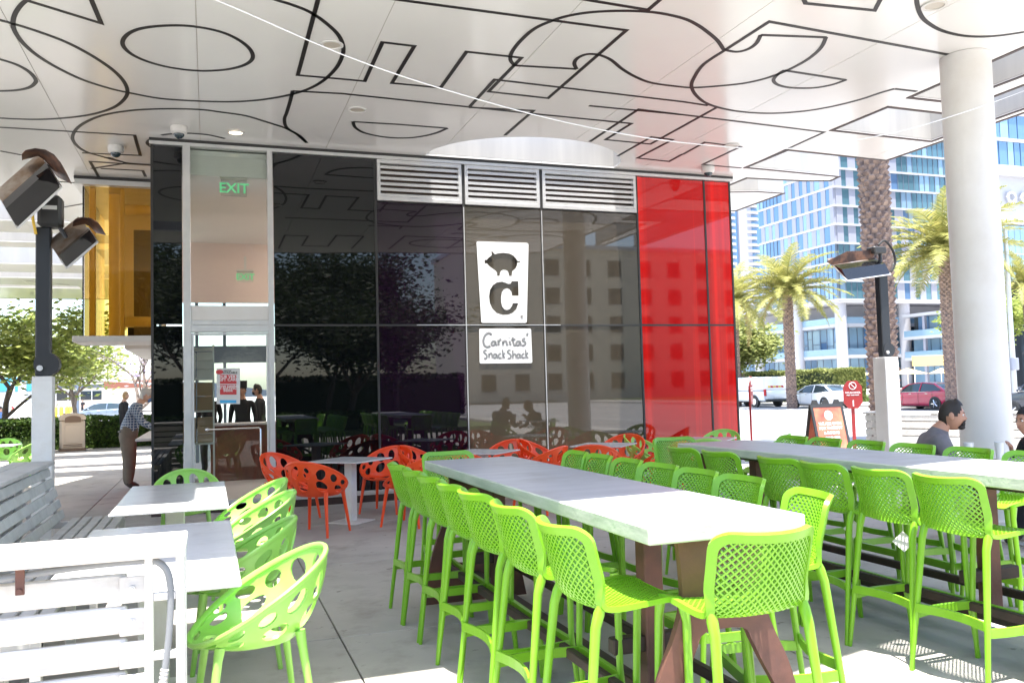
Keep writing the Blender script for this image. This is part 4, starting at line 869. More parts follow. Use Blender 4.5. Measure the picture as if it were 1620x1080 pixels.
def head_mesh(mb, c, look, face=True):
    """head with brow, nose, chin, eyes, ears; look = 3x3 matrix, local +y forward"""
    nu, nv = 28, 20; vs = []
    for j in range(nv+1):
        a = PI*j/nv
        for i in range(nu):
            b = 2*PI*i/nu; x, y, z = math.sin(a)*math.cos(b), math.sin(a)*math.sin(b), math.cos(a)
            px, py, pz = x*.076, y*.094, z*.118
            if z < 0: k = (-z)**1.4; px *= 1-.28*k; py = py*(1-.18*k)+.016*k*(y > 0)*y
            if y > 0:
                py += .022*math.exp(-((x/.16)**2))*math.exp(-(((z+.17)/.17)**2))+.006*math.exp(-((z-.22)/.12)**2)*math.exp(-(x/.5)**2)
                py -= .010*(math.exp(-(((x-.36)/.16)**2))+math.exp(-(((x+.36)/.16)**2)))*math.exp(-(((z-.06)/.11)**2))
                py += .008*math.exp(-((x/.3)**2))*math.exp(-(((z+.52)/.12)**2))+.010*math.exp(-((x/.3)**2))*math.exp(-(((z+.88)/.16)**2))
            vs.append(Vector(c)+look @ Vector((px, py, pz)))
    mb.add(vs, [(j*nu+i, (j+1)*nu+i, (j+1)*nu+(i+1) % nu, j*nu+(i+1) % nu) for j in range(nv) for i in range(nu)], 0)
    for s in (-1, 1):
        mb.ell(Vector(c)+look @ Vector((s*.076, -.006, .0)), .011, .022, .034, 10, 8, 0, look)
        mb.ell(Vector(c)+look @ Vector((s*.029, .079, .010)), .013, .011, .009, 10, 8, 4, look); mb.ell(Vector(c)+look @ Vector((s*.029, .0885, .010)), .0055, .004, .0055, 8, 6, 5, look)
        mb.ell(Vector(c)+look @ Vector((s*.029, .090, .030)), .018, .006, .004, 8, 6, 5, look)
    mb.ell(Vector(c)+look @ Vector((0, .095, -.052)), .022, .008, .006, 10, 6, 6, look)
def hair_mesh(c, look, style):
    mb = MB(); nu, nv = 28, 18; vs = []; R = random.Random(2)
    for j in range(nv+1):
        a = PI*j/nv
        for i in range(nu):
            b = 2*PI*i/nu; x, y, z = math.sin(a)*math.cos(b), math.sin(a)*math.sin(b), math.cos(a); g = 1+R.uniform(-.015, .02)
            top = .012 if style == 'short' else .02
            vs.append(Vector(c)+look @ Vector((x*.082*g, y*.100*g-.002, z*.122*g+top*max(z, 0)+(.02 if y > .3 and z > .4 else 0)*(style == 'short'))))
    fs = []
    for j in range(nv):
        for i in range(nu):
            a = PI*(j+.5)/nv; b = 2*PI*(i+.5)/nu; y, z = math.sin(a)*math.sin(b), math.cos(a)
            thr = max(-.62, -.25+.75*y) if y < .25 else -.06+(y-.25)*1.05
            if style == 'long': thr = -1 if y < .1 else .45
            if abs(math.cos(b)*math.sin(a)) > .80 and -.35 < y < .25: thr = max(thr, .02)
            if z > thr: fs.append((j*nu+i, (j+1)*nu+i, (j+1)*nu+(i+1) % nu, j*nu+(i+1) % nu))
    mb.add(vs, fs); return mb
def hand(mb, w, d, side, curl=.5):
    """palm, four unequal bent fingers and a thumb; w wrist, d pointing direction, side = vector towards the thumb"""
    d = Vector(d).normalized(); s = Vector(side); s = (s-d*s.dot(d)).normalized(); n = d.cross(s)
    w = Vector(w); mb.tube([w-d*.01, w+d*.03, w+d*.085], [.026, .037, .036], 10, 0, flat=.45, up=n)
    for i, (L, o) in enumerate(((.070, .028), (.080, .010), (.074, -.010), (.058, -.028))):
        b = w+d*.082+s*o; p1 = b+d*L*.45-n*curl*.012; p2 = p1+(d*(1-curl*.5)-n*curl).normalized()*L*.32; p3 = p2+(d*(1-curl)-n*curl*1.4).normalized()*L*.25
        mb.tube([b-d*.01, p1, p2, p3], [.0095, .009, .008, .0065], 7, 0)
    b = w+d*.025+s*.028; p1 = b+(d*.6+s*.8).normalized()*.035; p2 = p1+(d*.9+s*.3-n*.3).normalized()*.03; mb.tube([b, p1, p2], [.012, .0105, .008], 7, 0)
def person(loc, rz, label, joints=None, top='greyshirt', legs='khaki', skin='skin', hair='hair', style='short', sleeve='long', look=(0, 0), curl=.5, scale=1, group=None, shoe='shoe', bulk=1):
    Jn = dict(STAND); Jn.update(joints or {}); names = list(Jn); me = bpy.data.meshes.new('p'); me.from_pydata([Jn[n] for n in names], [(names.index(a), names.index(b)) for a, b in EDG], [])
    o = bpy.data.objects.new('p', me); COL.objects.link(o); sk = o.modifiers.new('s', 'SKIN'); sk.use_smooth_shade = True; ss = o.modifiers.new('u', 'SUBSURF'); ss.levels = 2; ss.render_levels = 2
    if not me.skin_vertices: me.attributes  # skin layer is created with the modifier
    for i, n in enumerate(names):
        r = RAD.get(n) or RAD[n[1:]]; me.skin_vertices[0].data[i].radius = [q*(bulk if n in ('pelvis', 'waist', 'chest') or n[1:] in 'hks' else 1+(bulk-1)*.5) for q in r]; me.skin_vertices[0].data[i].use_root = (n == 'pelvis')
    bpy.context.view_layer.update(); ev = bpy.data.meshes.new_from_object(o.evaluated_get(bpy.context.evaluated_depsgraph_get())); bpy.data.objects.remove(o)
    mb = MB(); V = [v.co.copy() for v in ev.vertices]; segs = [(a, b, Vector(Jn[a]), Vector(Jn[b])) for a, b in EDG]
    def region(p):
        best = None
        for a, b, A, B in segs:
            t = max(0, min(1, (p-A).dot(B-A)/(B-A).length_squared)); d = (p-(A+(B-A)*t)).length
            if best is None or d < best[0]: best = (d, a, b, t)
        _, a, b, t = best
        if b == 'skull' or (b == 'neck' and t > .90): return 0
        if b in ('lw', 'rw'): return (0 if sleeve == 'short' else (0 if t > .9 else 1))
        if b in ('le', 're'): return 0 if (sleeve == 'short' and t > .7) else 1
        if b in ('lt', 'rt') or (b in ('la', 'ra') and t > .96): return 3
        if b in ('lk', 'rk', 'la', 'ra', 'lh', 'rh'): return 2
        if a == 'pelvis' and b == 'waist' and t < .25: return 2
        return 1
    fs = [tuple(p.vertices) for p in ev.polygons]; o0 = len(mb.v); mb.v += [tuple(v) for v in V]; mb.f += fs
    mb.m += [region(sum((V[i] for i in f), Vector())/len(f)) for f in fs]; bpy.data.meshes.remove(ev)
    lm = (Matrix.Rotation(look[0], 3, 'Z') @ Matrix.Rotation(look[1], 3, 'X')); hc = Vector(Jn['skull'])+lm @ Vector((0, .028, .045)); head_mesh(mb, hc, lm)
    for s, sg in (('l', -1), ('r', 1)):
        w, e = Vector(Jn[s+'w']), Vector(Jn[s+'e']); hand(mb, w, w-e, (-sg*.6, .5, .4), curl)
    t = mb.build('person', [M[skin], M[top], M[legs], M[shoe], M['eye'], M['hair'], M['lip']], None, True, loc=loc, rot=(0, 0, rz), label=label, cat='person', group=group)
    t.scale = (scale,)*3
    hair_mesh(hc, lm, 'short' if style == 'cap' else style).build('hair', M[hair], t, True)
    return t, hc, lm
# elderly man leaning on the service counter
lean = dict(pelvis=(0, -.04, .95), waist=(0, .01, 1.10), chest=(0, .07, 1.30), neck=(0, .15, 1.47), skull=(0, .22, 1.57), ls=(-.20, .09, 1.39), rs=(.20, .09, 1.39), le=(-.25, .20, 1.15), re=(.26, .18, 1.13), lw=(-.17, .44, 1.03), rw=(.18, .42, 1.01), lh=(-.10, -.04, .90), rh=(.10, -.04, .90), lk=(-.12, -.02, .50), rk=(.13, .0, .50), la=(-.13, -.05, .09), ra=(.15, -.03, .09), lt=(-.14, .12, .04), rt=(.17, .14, .04))
t, hc, lm = person((-1.30, 16.3, 0), -PI/2+.12, 'elderly man in blue checked shirt, khaki trousers and pale cap at the service counter', lean, 'plaid', 'khaki', 'skinl', 'capc', 'short', look=(0, -.25), scale=1.0, bulk=1.38)
mb = MB(); vs = [(x, y, z) for x, y, z in ()]
mb.ell(hc+lm @ Vector((0, -.005, .055)), .090, .108, .080, 20, 10, 0, lm); mb.ell(hc+lm @ Vector((0, .10, .048)), .070, .070, .008, 16, 6, 0, lm); mb.build('cap', M['capc'], t, True)
mb = MB(); mb.ell(hc+lm @ Vector((0, .070, -.055)), .055, .045, .050, 14, 8, 0, lm); mb.build('face_mask', M['bluec'], t, True)
MB().tube([(.185*math.cos(a), -.035+.150*math.sin(a), 1.005+.01*math.sin(a)) for a in [2*PI*i/20 for i in range(20)]], .014, 6, closed=True).build('belt', M['trim'], t, True)
wq = gd(196, 640, 27); person((wq.x, wq.y, 0), -PI/2+.5, 'woman in black top with blond hair, back turned, behind the man in the checked shirt', None, 'blackc', 'blackc', 'skinl', 'hairb', 'long')
# seated man with beard
def sit(seat=.46, lean_=.0):
    h = seat+.10
    return dict(pelvis=(0, 0, h), waist=(0, .02+lean_*.2, h+.16), chest=(0, .05+lean_, h+.37), neck=(0, .08+lean_*1.3, h+.590), skull=(0, .115+lean_*1.45, h+.635), ls=(-.20, .05+lean_, h+.505), rs=(.20, .05+lean_, h+.505),
     le=(-.25, .16+lean_, h+.22), re=(.25, .16+lean_, h+.22), lw=(-.17, .38+lean_, h+.26), rw=(.17, .38+lean_, h+.26), lh=(-.10, .02, h-.02), rh=(.10, .02, h-.02), lk=(-.14, .44, h+.0), rk=(.14, .44, h+.0), la=(-.14, .46, .09), ra=(.14, .46, .09), lt=(-.15, .60, .04), rt=(.15, .60, .04))
mp = gd(1498, 690, 7.9)
t, hc, lm = person((mp.x-.30, mp.y+.12, 0), -PI/2-.55, 'man with black hair and goatee in a grey shirt, seated before the white column', sit(.31, .12), 'greyshirt', 'khaki', 'skin', 'hair', 'short', look=(-.22, -.04), scale=1.11, bulk=1.12)
mb = MB()
for y, z, rx, ry, rz_ in ((.070, -.090, .044, .030, .022), (.080, -.066, .040, .020, .016), (.096, -.038, .026, .008, .006)): mb.ell(hc+lm @ Vector((0, y, z)), rx, ry, rz_, 12, 8, 0, lm)
for s in (-1, 1): mb.ell(hc+lm @ Vector((s*.028, .088, -.062)), .008, .010, .025, 8, 6, 0, lm)
mb.build('beard', M['hair'], t, True)
def plain_chair(x, y, rz, label):
    return tub('lime', x, y, rz, label, 'lime chairs of the seated people')
plain_chair(mp.x-.02, mp.y, -PI/2, 'lime tub chair on which the man in the grey shirt sits')
low_table(mp.x+.80, mp.y-.08, 0, 'small white table with two plastic cups between the two seated people', 'small table at the right', h=.80)
rp = gd(1634, 700, 7.9)
t, hc, lm = person((rp.x+.30, rp.y-.10, 0), PI/2-.1, 'person in black hooded top at the right edge, raising a hand to a plastic cup', dict(sit(.36, .20), rw=(.12, .50, .86), re=(.26, .34, .66), lw=(-.15, .50, .66)), 'blackc', 'blackc', 'skin', 'blackc', 'long')
mb = MB(); mb.ell(hc+lm @ Vector((0, -.030, -.005)), .100, .108, .145, 18, 14, 0, lm @ Matrix.Rotation(-.25, 3, 'X')); mb.build('hood', M['blackc'], t, True)
plain_chair(rp.x+.18, rp.y, PI/2, 'lime tub chair under the person in the black hooded top')
def cup(px, py, D, z, label):
    q = gd(px, py, D); t = thing('plastic_cup', (q.x, q.y, z), 0, label, 'cup', 'clear plastic cups'); mb = MB(); n = 20
    mb.loft([[(r*math.cos(2*PI*i/n), r*math.sin(2*PI*i/n), zz_) for i in range(n)] for r, zz_ in ((.030, .004), (.034, .06), (.041, .165), (.044, .17), (.041, .168), (.033, .06), (.028, .008))]); mb.build('cup_wall', M['cup'], t, True)
    MB().cyl((0, 0), .031, .006, .09, 16, 0, .033).build('drink', M['milk'], t, True)
cup(1532, 700, 7.7, .80, 'clear plastic cup with a pale drink, on the small table beside the bearded man'); cup(1581, 700, 7.7, .80, 'clear plastic cup nearer the person in black at the right edge')
# people inside, seen through the door glass
for x, y, a, nm, top in ((.00, 18.2, .5, 'dark clothed person inside the building, left of the poster', 'blackc'), (.62, 17.6, 2.9, 'tall person in dark clothes and square hat inside, right of the poster', 'blackc'), (1.02, 18.9, 1.3, 'person in profile inside at the right edge of the door glass', 'blackc')):
    t, hc, lm = person((x, y, .02), a, nm, None, top, 'blackc', 'skin', 'hair', 'short', group='people inside the building')
    if 'hat' in nm: mb = MB(); mb.tube([hc+Vector((0, 0, .04)), hc+Vector((0, 0, .19))], [.098, .100], 18); mb.build('hat', M['blackc'], t, True)
    else: mb = MB(); mb.ell(hc+lm @ Vector((0, .065, -.055)), .052, .045, .045, 12, 8, 0, lm); mb.build('face_mask', M['blackc'], t, True)
# far people at the left
def walker(px, py, D, rz, label, top, legs='bluec', sitn=False, hair='hair'):
    q = gd(px, py, D); person((q.x, q.y, 0 if D < 50 else -.2), rz, label, sit(.46) if sitn else None, top, legs, 'skinl', hair, 'short', 'short')
walker(5, 640, 38, 2.4, 'person in a blue shirt seated beyond the low planting at the far left', 'bluec', 'khaki', True)
walker(27, 650, 36, 2.0, 'person with a red cap and white top seated in front of the white wedge', 'whitec', 'whitec', True, 'redc')
walker(121, 640, 92, 2.0, 'distant pedestrian in blue by the bollards', 'bluec'); walker(131, 640, 94, 2.6, 'distant pedestrian in dark clothes right of the one in blue', 'blackc', 'blackc')

# ================================================================== small things
c = thing('litter_bin', (-4.0, 29.55, 0), .2, 'tan moulded litter bin with a hood opening in front of the hedge', 'litter bin')
MB().bev(-.34, .34, -.30, .30, .05, .95, .05).build('body', M['tan'], c); MB().bev(-.37, .37, -.33, .33, 0, .07, .02).build('base', M['tand'], c)
n = 12; mb = MB(); mb.prism([(-.36, -.32, .95), (.36, -.32, .95)]+[(.36*math.cos(PI*i/n), -.32, 1.02+.14*math.sin(PI*i/n)) for i in range(n+1)], (0, .64, 0)); mb.build('hood', M['tan'], c)
mb = MB(); mb.prism([(-.22, -.335, .88), (.22, -.335, .88)]+[(.22*math.cos(PI*i/n), -.335, 1.0+.08*math.sin(PI*i/n)) for i in range(n+1)], (0, .02, 0)); mb.build('opening', M['tand'], c)
MB().bev(-.22, .22, -.315, -.295, .25, .80, .01).build('door_panel', M['tan'], c)
for z in (.14, .19): MB().bev(-.26, .26, -.315, -.297, z, z+.02, .004).build('groove_rib', M['tand'], c)
def oct_sign(px, py, D, ang, label):
    q = gd(px, 700, D); p = gd(px, py, D); t = thing('octagonal_sign', (p.x, p.y, 0), ang, label, 'sign', 'dark red octagonal signs on posts')
    z = p.z; o = [(-.10, -.30), (.10, -.30), (.20, -.17), (.20, .17), (.10, .30), (-.10, .30), (-.20, .17), (-.20, -.17)]
    MB().prism([(x, -.012, z+y) for x, y in o], (0, .02, 0)).build('sign_board', M['signred'], t); MB().bev(-.035, .035, .01, .05, 0, z+.1, .004).build('post', M['signred'], t); MB().bev(-.09, .09, -.05, .09, 0, .015, .004).build('base_plate', M['rustd'], t)
    mb = MB(); text_mb(mb, 'NO ALCOHOL', .050, lambda u, v: (u, -.017, z+v+.03), (0, .002, 0), bold=.001); text_mb(mb, 'PAST THIS POINT', .034, lambda u, v: (u, -.017, z+v-.02), (0, .002, 0), bold=.001)
    mb.tube([(.075*math.cos(a), -.016, z+.19+.075*math.sin(a)) for a in [2*PI*i/20 for i in range(20)]], .007, 5, closed=True); mb.tube([(-.05, -.016, z+.24), (.05, -.016, z+.14)], .006, 5); mb.box(-.012, .012, -.017, -.013, z-.25, z-.12); mb.build('lettering', M['glow'], t)
oct_sign(1349, 624, 18.5, -.40, 'dark red octagonal notice sign on a post facing the camera, left of the palm trunk'); oct_sign(1188, 617, 18.5, .82, 'dark red octagonal notice sign seen nearly edge-on beside the red glass')
# A-frame board
q = gz(1300, 722, 0); af = thing('a_frame_board', (12.0, 14.5, 0), -.02, 'black A-frame pavement board with a faded orange poster between the two octagonal signs', 'sandwich board')
for s in (-1, 1):
    mt = Matrix.Rotation(s*.22, 4, 'X'); mb = MB()
    for a in ((-.40, -.34, .0, 1.10), (.34, .40, .0, 1.10), (-.34, .34, 1.03, 1.10), (-.34, .34, .06, .12)):
        mb.box(a[0], a[1], s*.26-.015, s*.26+.015, a[2], a[3], 0, Matrix.Translation((0, 0, 0)) @ Matrix.Translation((0, s*.26, 0)) @ Matrix.Rotation(s*.23, 4, 'X') @ Matrix.Translation((0, -s*.26, 0)))
    mb.build('frame', M['trim'], af); X = Matrix.Translation((0, s*.26, 0)) @ Matrix.Rotation(s*.23, 4, 'X') @ Matrix.Translation((0, -s*.26, 0))
    MB().box(-.34, .34, s*.26-.008, s*.26+.008, .12, 1.03, 0, X).build('poster_board', M['orangebd'], af)
    if s < 0:
        f = lambda u, v: tuple(X @ Vector((u, -.2705, v))); mb = MB()
        for txt, y, sz in (('WE ARE OPEN', .66, .085), ('FOR TAKEOUT', .57, .085), ('& DINING', .47, .085), ('ORDER HERE', .38, .06)): text_mb(mb, txt, sz, lambda u, v, y=y: f(u, v+y), (0, .002, 0), bold=.002)
        n = 20; mb.prism([f(.10*math.cos(2*PI*i/n), .86+.10*math.sin(2*PI*i/n)) for i in range(n)], (0, .001, 0)); mb.prism([f(-.10, .15), f(.10, .15), f(.10, .33), f(-.10, .33)], (0, .001, 0)); mb.build('printed_lettering', M['glow'], af)
for x in (-.30, -.03, .24): MB().prism([(x-.05, -.02, 1.07), (x+.11, -.02, 1.07), (x+.07, -.02, 1.16), (x-.01, -.02, 1.16)], (0, .05, 0)).build('hinge_block', M['trim'], af)

# ================================================================== vehicles
def ring(x, hw, z0, zs, z1, r=.06):                                     # closed cross-section ring, body heading +x
    return [Vector((x, y, z)) for y, z in ((-hw*.86, z0), (-hw*.97, z0+.10), (-hw, zs), (-hw*.97, z1-.07), (-hw*.86, z1), (0, z1+.025), (hw*.86, z1), (hw*.97, z1-.07), (hw, zs), (hw*.97, z0+.10), (hw*.86, z0), (0, z0))]
def car(label, loc, rz, paint, kind='sedan', group='cars parked along the kerb'):
    t = thing('parked_car', loc, rz, label, 'car', group); suv = kind == 'suv'; H = 1.72 if suv else 1.45
    st = [(-2.42, .62, .42, .62, .72), (-2.38, .78, .32, .62, .98), (-2.1, .89, .24, .62, 1.04), (-1.3, .92, .20, .60, 1.00), (-.2, .925, .20, .60, .96), (.85, .92, .20, .60, .94), (1.5, .91, .22, .58, .86), (2.15, .86, .26, .52, .74), (2.38, .70, .34, .50, .62), (2.44, .50, .40, .48, .54)]
    if suv: st = [(x, hw, z0+.06, zs+.12, z1+.14) for x, hw, z0, zs, z1 in st]
    mb = MB(); mb.loft([ring(*s) for s in st]); body = mb.build('body', M[paint], t, True)
    bz = 1.0+(.14 if suv else 0); xr = -2.2 if suv else -2.0; xs = -1.95 if suv else -1.15
    gh = [(xr, .74, bz-.03), (xs, .64, H-.09), (-.5, .66, H-.02), (.1, .65, H-.03), (.55, .64, H-.10), (1.25, .76, bz-.10)]
    low = lambda hw, z, x, zb: [Vector((x, -hw, z)), Vector((x, hw, z))]
    mb = MB(); R = []
    for x, hw, z in gh:
        wb = .82; R.append([Vector((x, -wb, bz-.06)), Vector((x, -hw, z)), Vector((x, -hw*.6, z+.02)), Vector((x, hw*.6, z+.02)), Vector((x, hw, z)), Vector((x, wb, bz-.06))])
    mb.loft(R); mb.build('cabin_glass', M['carglass'], t, True)
    mb = MB(); RR = [[Vector((x, -hw-.012, z-.01)), Vector((x, -hw*.6, z+.032)), Vector((x, hw*.6, z+.032)), Vector((x, hw+.012, z-.01)), Vector((x, hw*.6, z+.005)), Vector((x, -hw*.6, z+.005))] for x, hw, z in gh[1:5]]; mb.loft(RR); mb.build('roof', M[paint], t, True)
    mb = MB()
    for s in (-1, 1):
        for a, b, w in ((gh[0], gh[1], .05), (gh[5], gh[4], .035)): mb.tube([(a[0]-.0, s*.81, bz-.05), (b[0], s*(b[1]+.005), b[2])], [w*1.6 if a is gh[0] else w, w], 6)
        mb.tube([(-.28, s*.835, bz-.05), (-.34, s*.675, H-.04)], .035, 6)
        mb.tube([(gh[i][0], s*(gh[i][1]+.006), gh[i][2]-.012) for i in range(1, 5)], .022, 6)
    mb.build('pillars', M[paint], t, True)
    for wx in (-1.38, 1.38):
        for s in (-1, 1):
            wh = MB(); n = 24; y0 = s*.72; y1 = s*.935; wh.tube([(wx, y0, .325), (wx, y0+s*.02, .325), (wx, y1-s*.02, .325), (wx, y1, .325)], [.30, .325, .325, .30], n); w = wh.build('tyre', M['rubber'], t, True)
            rm = MB(); rm.tube([(wx, y1-s*.03, .325), (wx, y1+s*.004, .325)], [.22, .215], n)
            for k in range(5):
                a = 2*PI*k/5; d = Vector((math.cos(a), 0, math.sin(a))); rm.tube([Vector((wx, y1+s*.008, .325))+d*.03, Vector((wx, y1+s*.006, .325))+d*.215], [.04, .03], 5, 1)
            rm.build('rim', [M['trim'], M['chrome']], w)
            MB().tube([(wx, s*.80, .33), (wx, s*.931, .33)], [.375, .375], 24).build('wheel_arch', M['trim'], t)
    for s in (-1, 1):
        MB().bev(-2.36, -2.12, s*.60-.17, s*.60+.17, bz-.24, bz-.10, .02).build('tail_light', M['lampred'], t)
        MB().bev(2.18, 2.36, s*.62-.13, s*.62+.13, .60, .70, .02).build('headlight', M['chrome'], t)
        for hx_ in (-.85, .25): MB().bev(hx_-.09, hx_+.09, s*.932-.012, s*.932+.012, .84, .865, .004).build('door_handle', M['chrome'], t)
        mb = MB(); mb.ell((.92, s*.98, bz), .07, .09, .06, 10, 8); mb.build('wing_mirror', M[paint], t, True)
        mb = MB(); mb.tube([(-1.9, s*.835, bz-.035), (1.15, s*.83, bz-.075)], .010, 5); mb.build('window_trim', M['chrome'], t)
        for xx in (-.28, .80, -1.22):
            MB().box(xx-.004, xx+.004, s*.929-.004, s*.929+.004, .30, bz-.10).build('door_seam', M['trim'], t)
    MB().bev(-2.435, -2.40, -.26, .26, .66, .80, .005).build('number_plate', M['boxw'], t); MB().bev(-2.46, -2.30, -.78, .78, .27, .42, .03).build('rear_bumper', M['trim'], t)
    MB().bev(-2.30, 2.2, -.80, .80, .16, .28, .03).build('underbody', M['trim'], t)
    return t
car('white saloon car parked beyond the street behind the A-frame board', (35.75, 43.6, -.15), PI/2, 'carwhite')
car('bright red saloon car parked beyond the street, left of the white column', (36.5, 36.0, -.15), PI/2, 'carred')
car('dark blue SUV on the street at the right edge behind the column', (30.6, 23.7, -.15), PI/2, 'cardark', 'suv')
car('silver blue saloon car parked far off at the left beyond the hedge', (-7.5, 70.6, -.15), PI+.05, 'carsil')
tr = thing('service_truck', (35.5, 50.4, -.15), PI/2, 'white service pickup truck with a box cover parked at the left end of the row', 'truck', 'cars parked along the kerb')
st = [(-2.75, .80, .45, .75, 1.05), (-2.7, .95, .38, .75, 1.12), (-1, .99, .38, .75, 1.12), (.5, .99, .38, .75, 1.12), (2.0, .97, .38, .75, 1.10), (2.7, .90, .42, .75, 1.0), (2.85, .75, .5, .7, .9)]
mb = MB(); mb.loft([ring(*s) for s in st]); mb.build('body', M['carwhite'], tr, True)
MB().bev(-2.72, .35, -.98, .98, 1.12, 2.02, .06).build('box_cover', M['carwhite'], tr)
mb = MB(); mb.loft([[Vector((x, -.88, 1.08)), Vector((x, -hw, z)), Vector((x, hw, z)), Vector((x, .88, 1.08))] for x, hw, z in ((.40, .74, 1.86), (.6, .74, 1.90), (1.4, .74, 1.88), (2.15, .80, 1.10))]); mb.build('cab', M['carwhite'], tr, True)
for s in (-1, 1): MB().prism([(.62, s*.845-.03, 1.15), (.68, s*.79-.03, 1.75), (1.42, s*.79-.03, 1.75), (1.85, s*.86-.03, 1.15)], (0, .06, 0)).build('side_window', M['carglass'], tr)
for wx in (-1.65, 1.75):
    for s in (-1, 1):
        w = MB().tube([(wx, s*.74, .38), (wx, s*.76, .38), (wx, s*.98, .38), (wx, s*1.0, .38)], [.35, .38, .38, .35], 22).build('tyre', M['rubber'], tr, True); MB().tube([(wx, s*.98, .38), (wx, s*1.008, .38)], [.24, .22], 18).build('rim', M['chrome'], w); MB().tube([(wx, s*.85, .40), (wx, s*.998, .40)], .44, 22).build('wheel_arch', M['trim'], tr)
for s in (-1, 1): MB().bev(-2.80, -2.66, s*.88-.08, s*.88+.08, .75, 1.20, .02).build('tail_light', M['lampred'], tr)
MB().bev(-2.95, -2.72, -.88, .88, .38, .55, .03).build('rear_bumper', M['trim'], tr); MB().bev(-2.79, -2.74, -.22, .22, .56, .70, .01).build('number_plate', M['boxw'], tr)
for i in range(6): MB().prism([(-2.735, -.62+i*.21, 1.30), (-2.735, -.44+i*.21, 1.30), (-2.735, -.38+i*.21, 1.42), (-2.735, -.56+i*.21, 1.42)], (-.012, 0, 0)).build('warning_stripe', M['yellow' if i % 2 else 'lampred'], tr)
MB().box(-2.73, -.99, -.995, -.985, 1.10, 1.115).build('trim_line', M['trim'], tr)

# ================================================================== vegetation
def frond_mesh(seed, L=2.9, droop=1.0, m='palm'):
    R = random.Random(seed); mb = MB(); pts = []; n = 16
    for i in range(n+1):
        s = i/n; pts.append(Vector((L*(s-.10*s*s*droop), 0, L*(.34*s-.62*droop*s*s))))
    mb.tube(pts, [.028*(1-.85*i/n) for i in range(n+1)], 5)
    for i in range(6, 62):
        s = i/62; k = s*n; a = int(k); p = pts[a].lerp(pts[min(a+1, n)], k-a); t = (pts[min(a+1, n)]-pts[a]).normalized() if a < n else (pts[n]-pts[n-1]).normalized()
        ll = L*.20*math.sin(PI*(.12+.86*s))**.7*R.uniform(.85, 1.1)
        for sd in (-1, 1):
            d = (t*.62+Vector((0, sd, 0))*.75+Vector((0, 0, R.uniform(-.12, .30)))).normalized(); w = t.cross(d).normalized()*0+t*.020
            e = p+d*ll+Vector((0, 0, -.10*ll)); mid = p+d*ll*.5+Vector((0, 0, .02)); mb.add([p-w, p+w, mid+w, mid-w, e], [(0, 1, 2, 3), (3, 2, 4)])
    return mb.mesh('frond', M[m])
FR = [frond_mesh(i, 2.9, .75+.17*i, 'palm') for i in range(4)]; FRD = frond_mesh(9, 2.4, 1.7, 'palmd')
def palm(x, y, z0, h, r, label, nfr=46, fs=1.0, big=False, crown=True):
    t = thing('palm_tree', (x, y, z0), rnd.uniform(0, 6), label, 'palm tree', 'date palms along the street'); R = random.Random(int(x*7+y)); n = 24
    mb = MB(); rings = []
    k = int(h/(.05))
    for i in range(k+1):
        z = h*i/k; rr = r*(1.12-.2*min(z/1.2, 1)*.8)*(1+.04*math.sin(z*40)); rings.append([(rr*math.cos(2*PI*j/n)*(1+.03*R.uniform(-1, 1)), rr*math.sin(2*PI*j/n)*(1+.03*R.uniform(-1, 1)), z) for j in range(n)])
    mb.loft(rings); mb.build('trunk', M['ptrunk'], t, True)
    mb = MB(); row = 0; z = .1; st = .185 if big else .17; per = 10 if big else 9
    while z < h-.05:
        for j in range(per):
            a = 2*PI*(j+.5*(row % 2))/per+R.uniform(-.06, .06); c, s = math.cos(a), math.sin(a); w = r*.24*(12/per); o = r*.97; e = R.uniform(.05, .085)*(1.2 if big else .8); hh = st*R.uniform(.75, 1.05)
            T = lambda u, out, zz_: (c*(o+out)-s*u, s*(o+out)+c*u, z+zz_)
            mb.add([T(-w, -.02, 0), T(w, -.02, 0), T(w*.55, e, hh*.75), T(-w*.55, e, hh*.75), T(w*.5, e*.6, hh), T(-w*.5, e*.6, hh), T(w*.9, -.03, hh*1.1), T(-w*.9, -.03, hh*1.1)], [(0, 1, 2, 3), (3, 2, 4, 5), (5, 4, 6, 7), (0, 3, 5, 7), (1, 6, 4, 2)])
        z += st*.72; row += 1
    mb.build('leaf_base', M['pscale'], t, kind='stuff')
    if crown:
        for i in range(nfr):
            el = 1.35-1.75*(i/nfr)**.85; az = i*2.39996+R.uniform(-.15, .15); f = obj('frond', FR[(i*7) % 4] if el > -.35 else FRD, t, (0.12*math.cos(az), .12*math.sin(az), h+.05+.15*max(el, 0)), (R.uniform(-.3, .3), -el*.85+.05, az)); sc = fs*R.uniform(.85, 1.08); f.scale = (sc, sc, sc)
        MB().ell((0, 0, h+.02), r*1.15, r*1.15, .35, 12, 8).build('crown_heart', M['palmd'], t, True)
    return t
q = gz(1397, 700, 0); palm(q.x+.3, q.y+.2, -.03, 11.5, .315, 'thick rough palm trunk behind the right-hand heater, passing up behind the canopy', 40, 1.15, True)
q = gd(1253, 640, 53); palm(38.9 if False else q.x, q.y, -.2, 7.1, .29, 'date palm with a full golden-green crown above the white car', 54, 1.30)
q = gd(1508, 640, 43); palm(q.x, q.y, -.2, 7.9, .31, 'date palm with drooping fronds just left of the white column', 54, 1.42)
q = gd(1166, 640, 60); palm(q.x, q.y, -.2, 7.3, .30, 'date palm partly hidden by the red glass panels', 50, 1.3)
q = gd(1636, 640, 60); palm(q.x, q.y, -.2, 8.0, .30, 'date palm at the right edge, right of the white column', 40, 1.1)
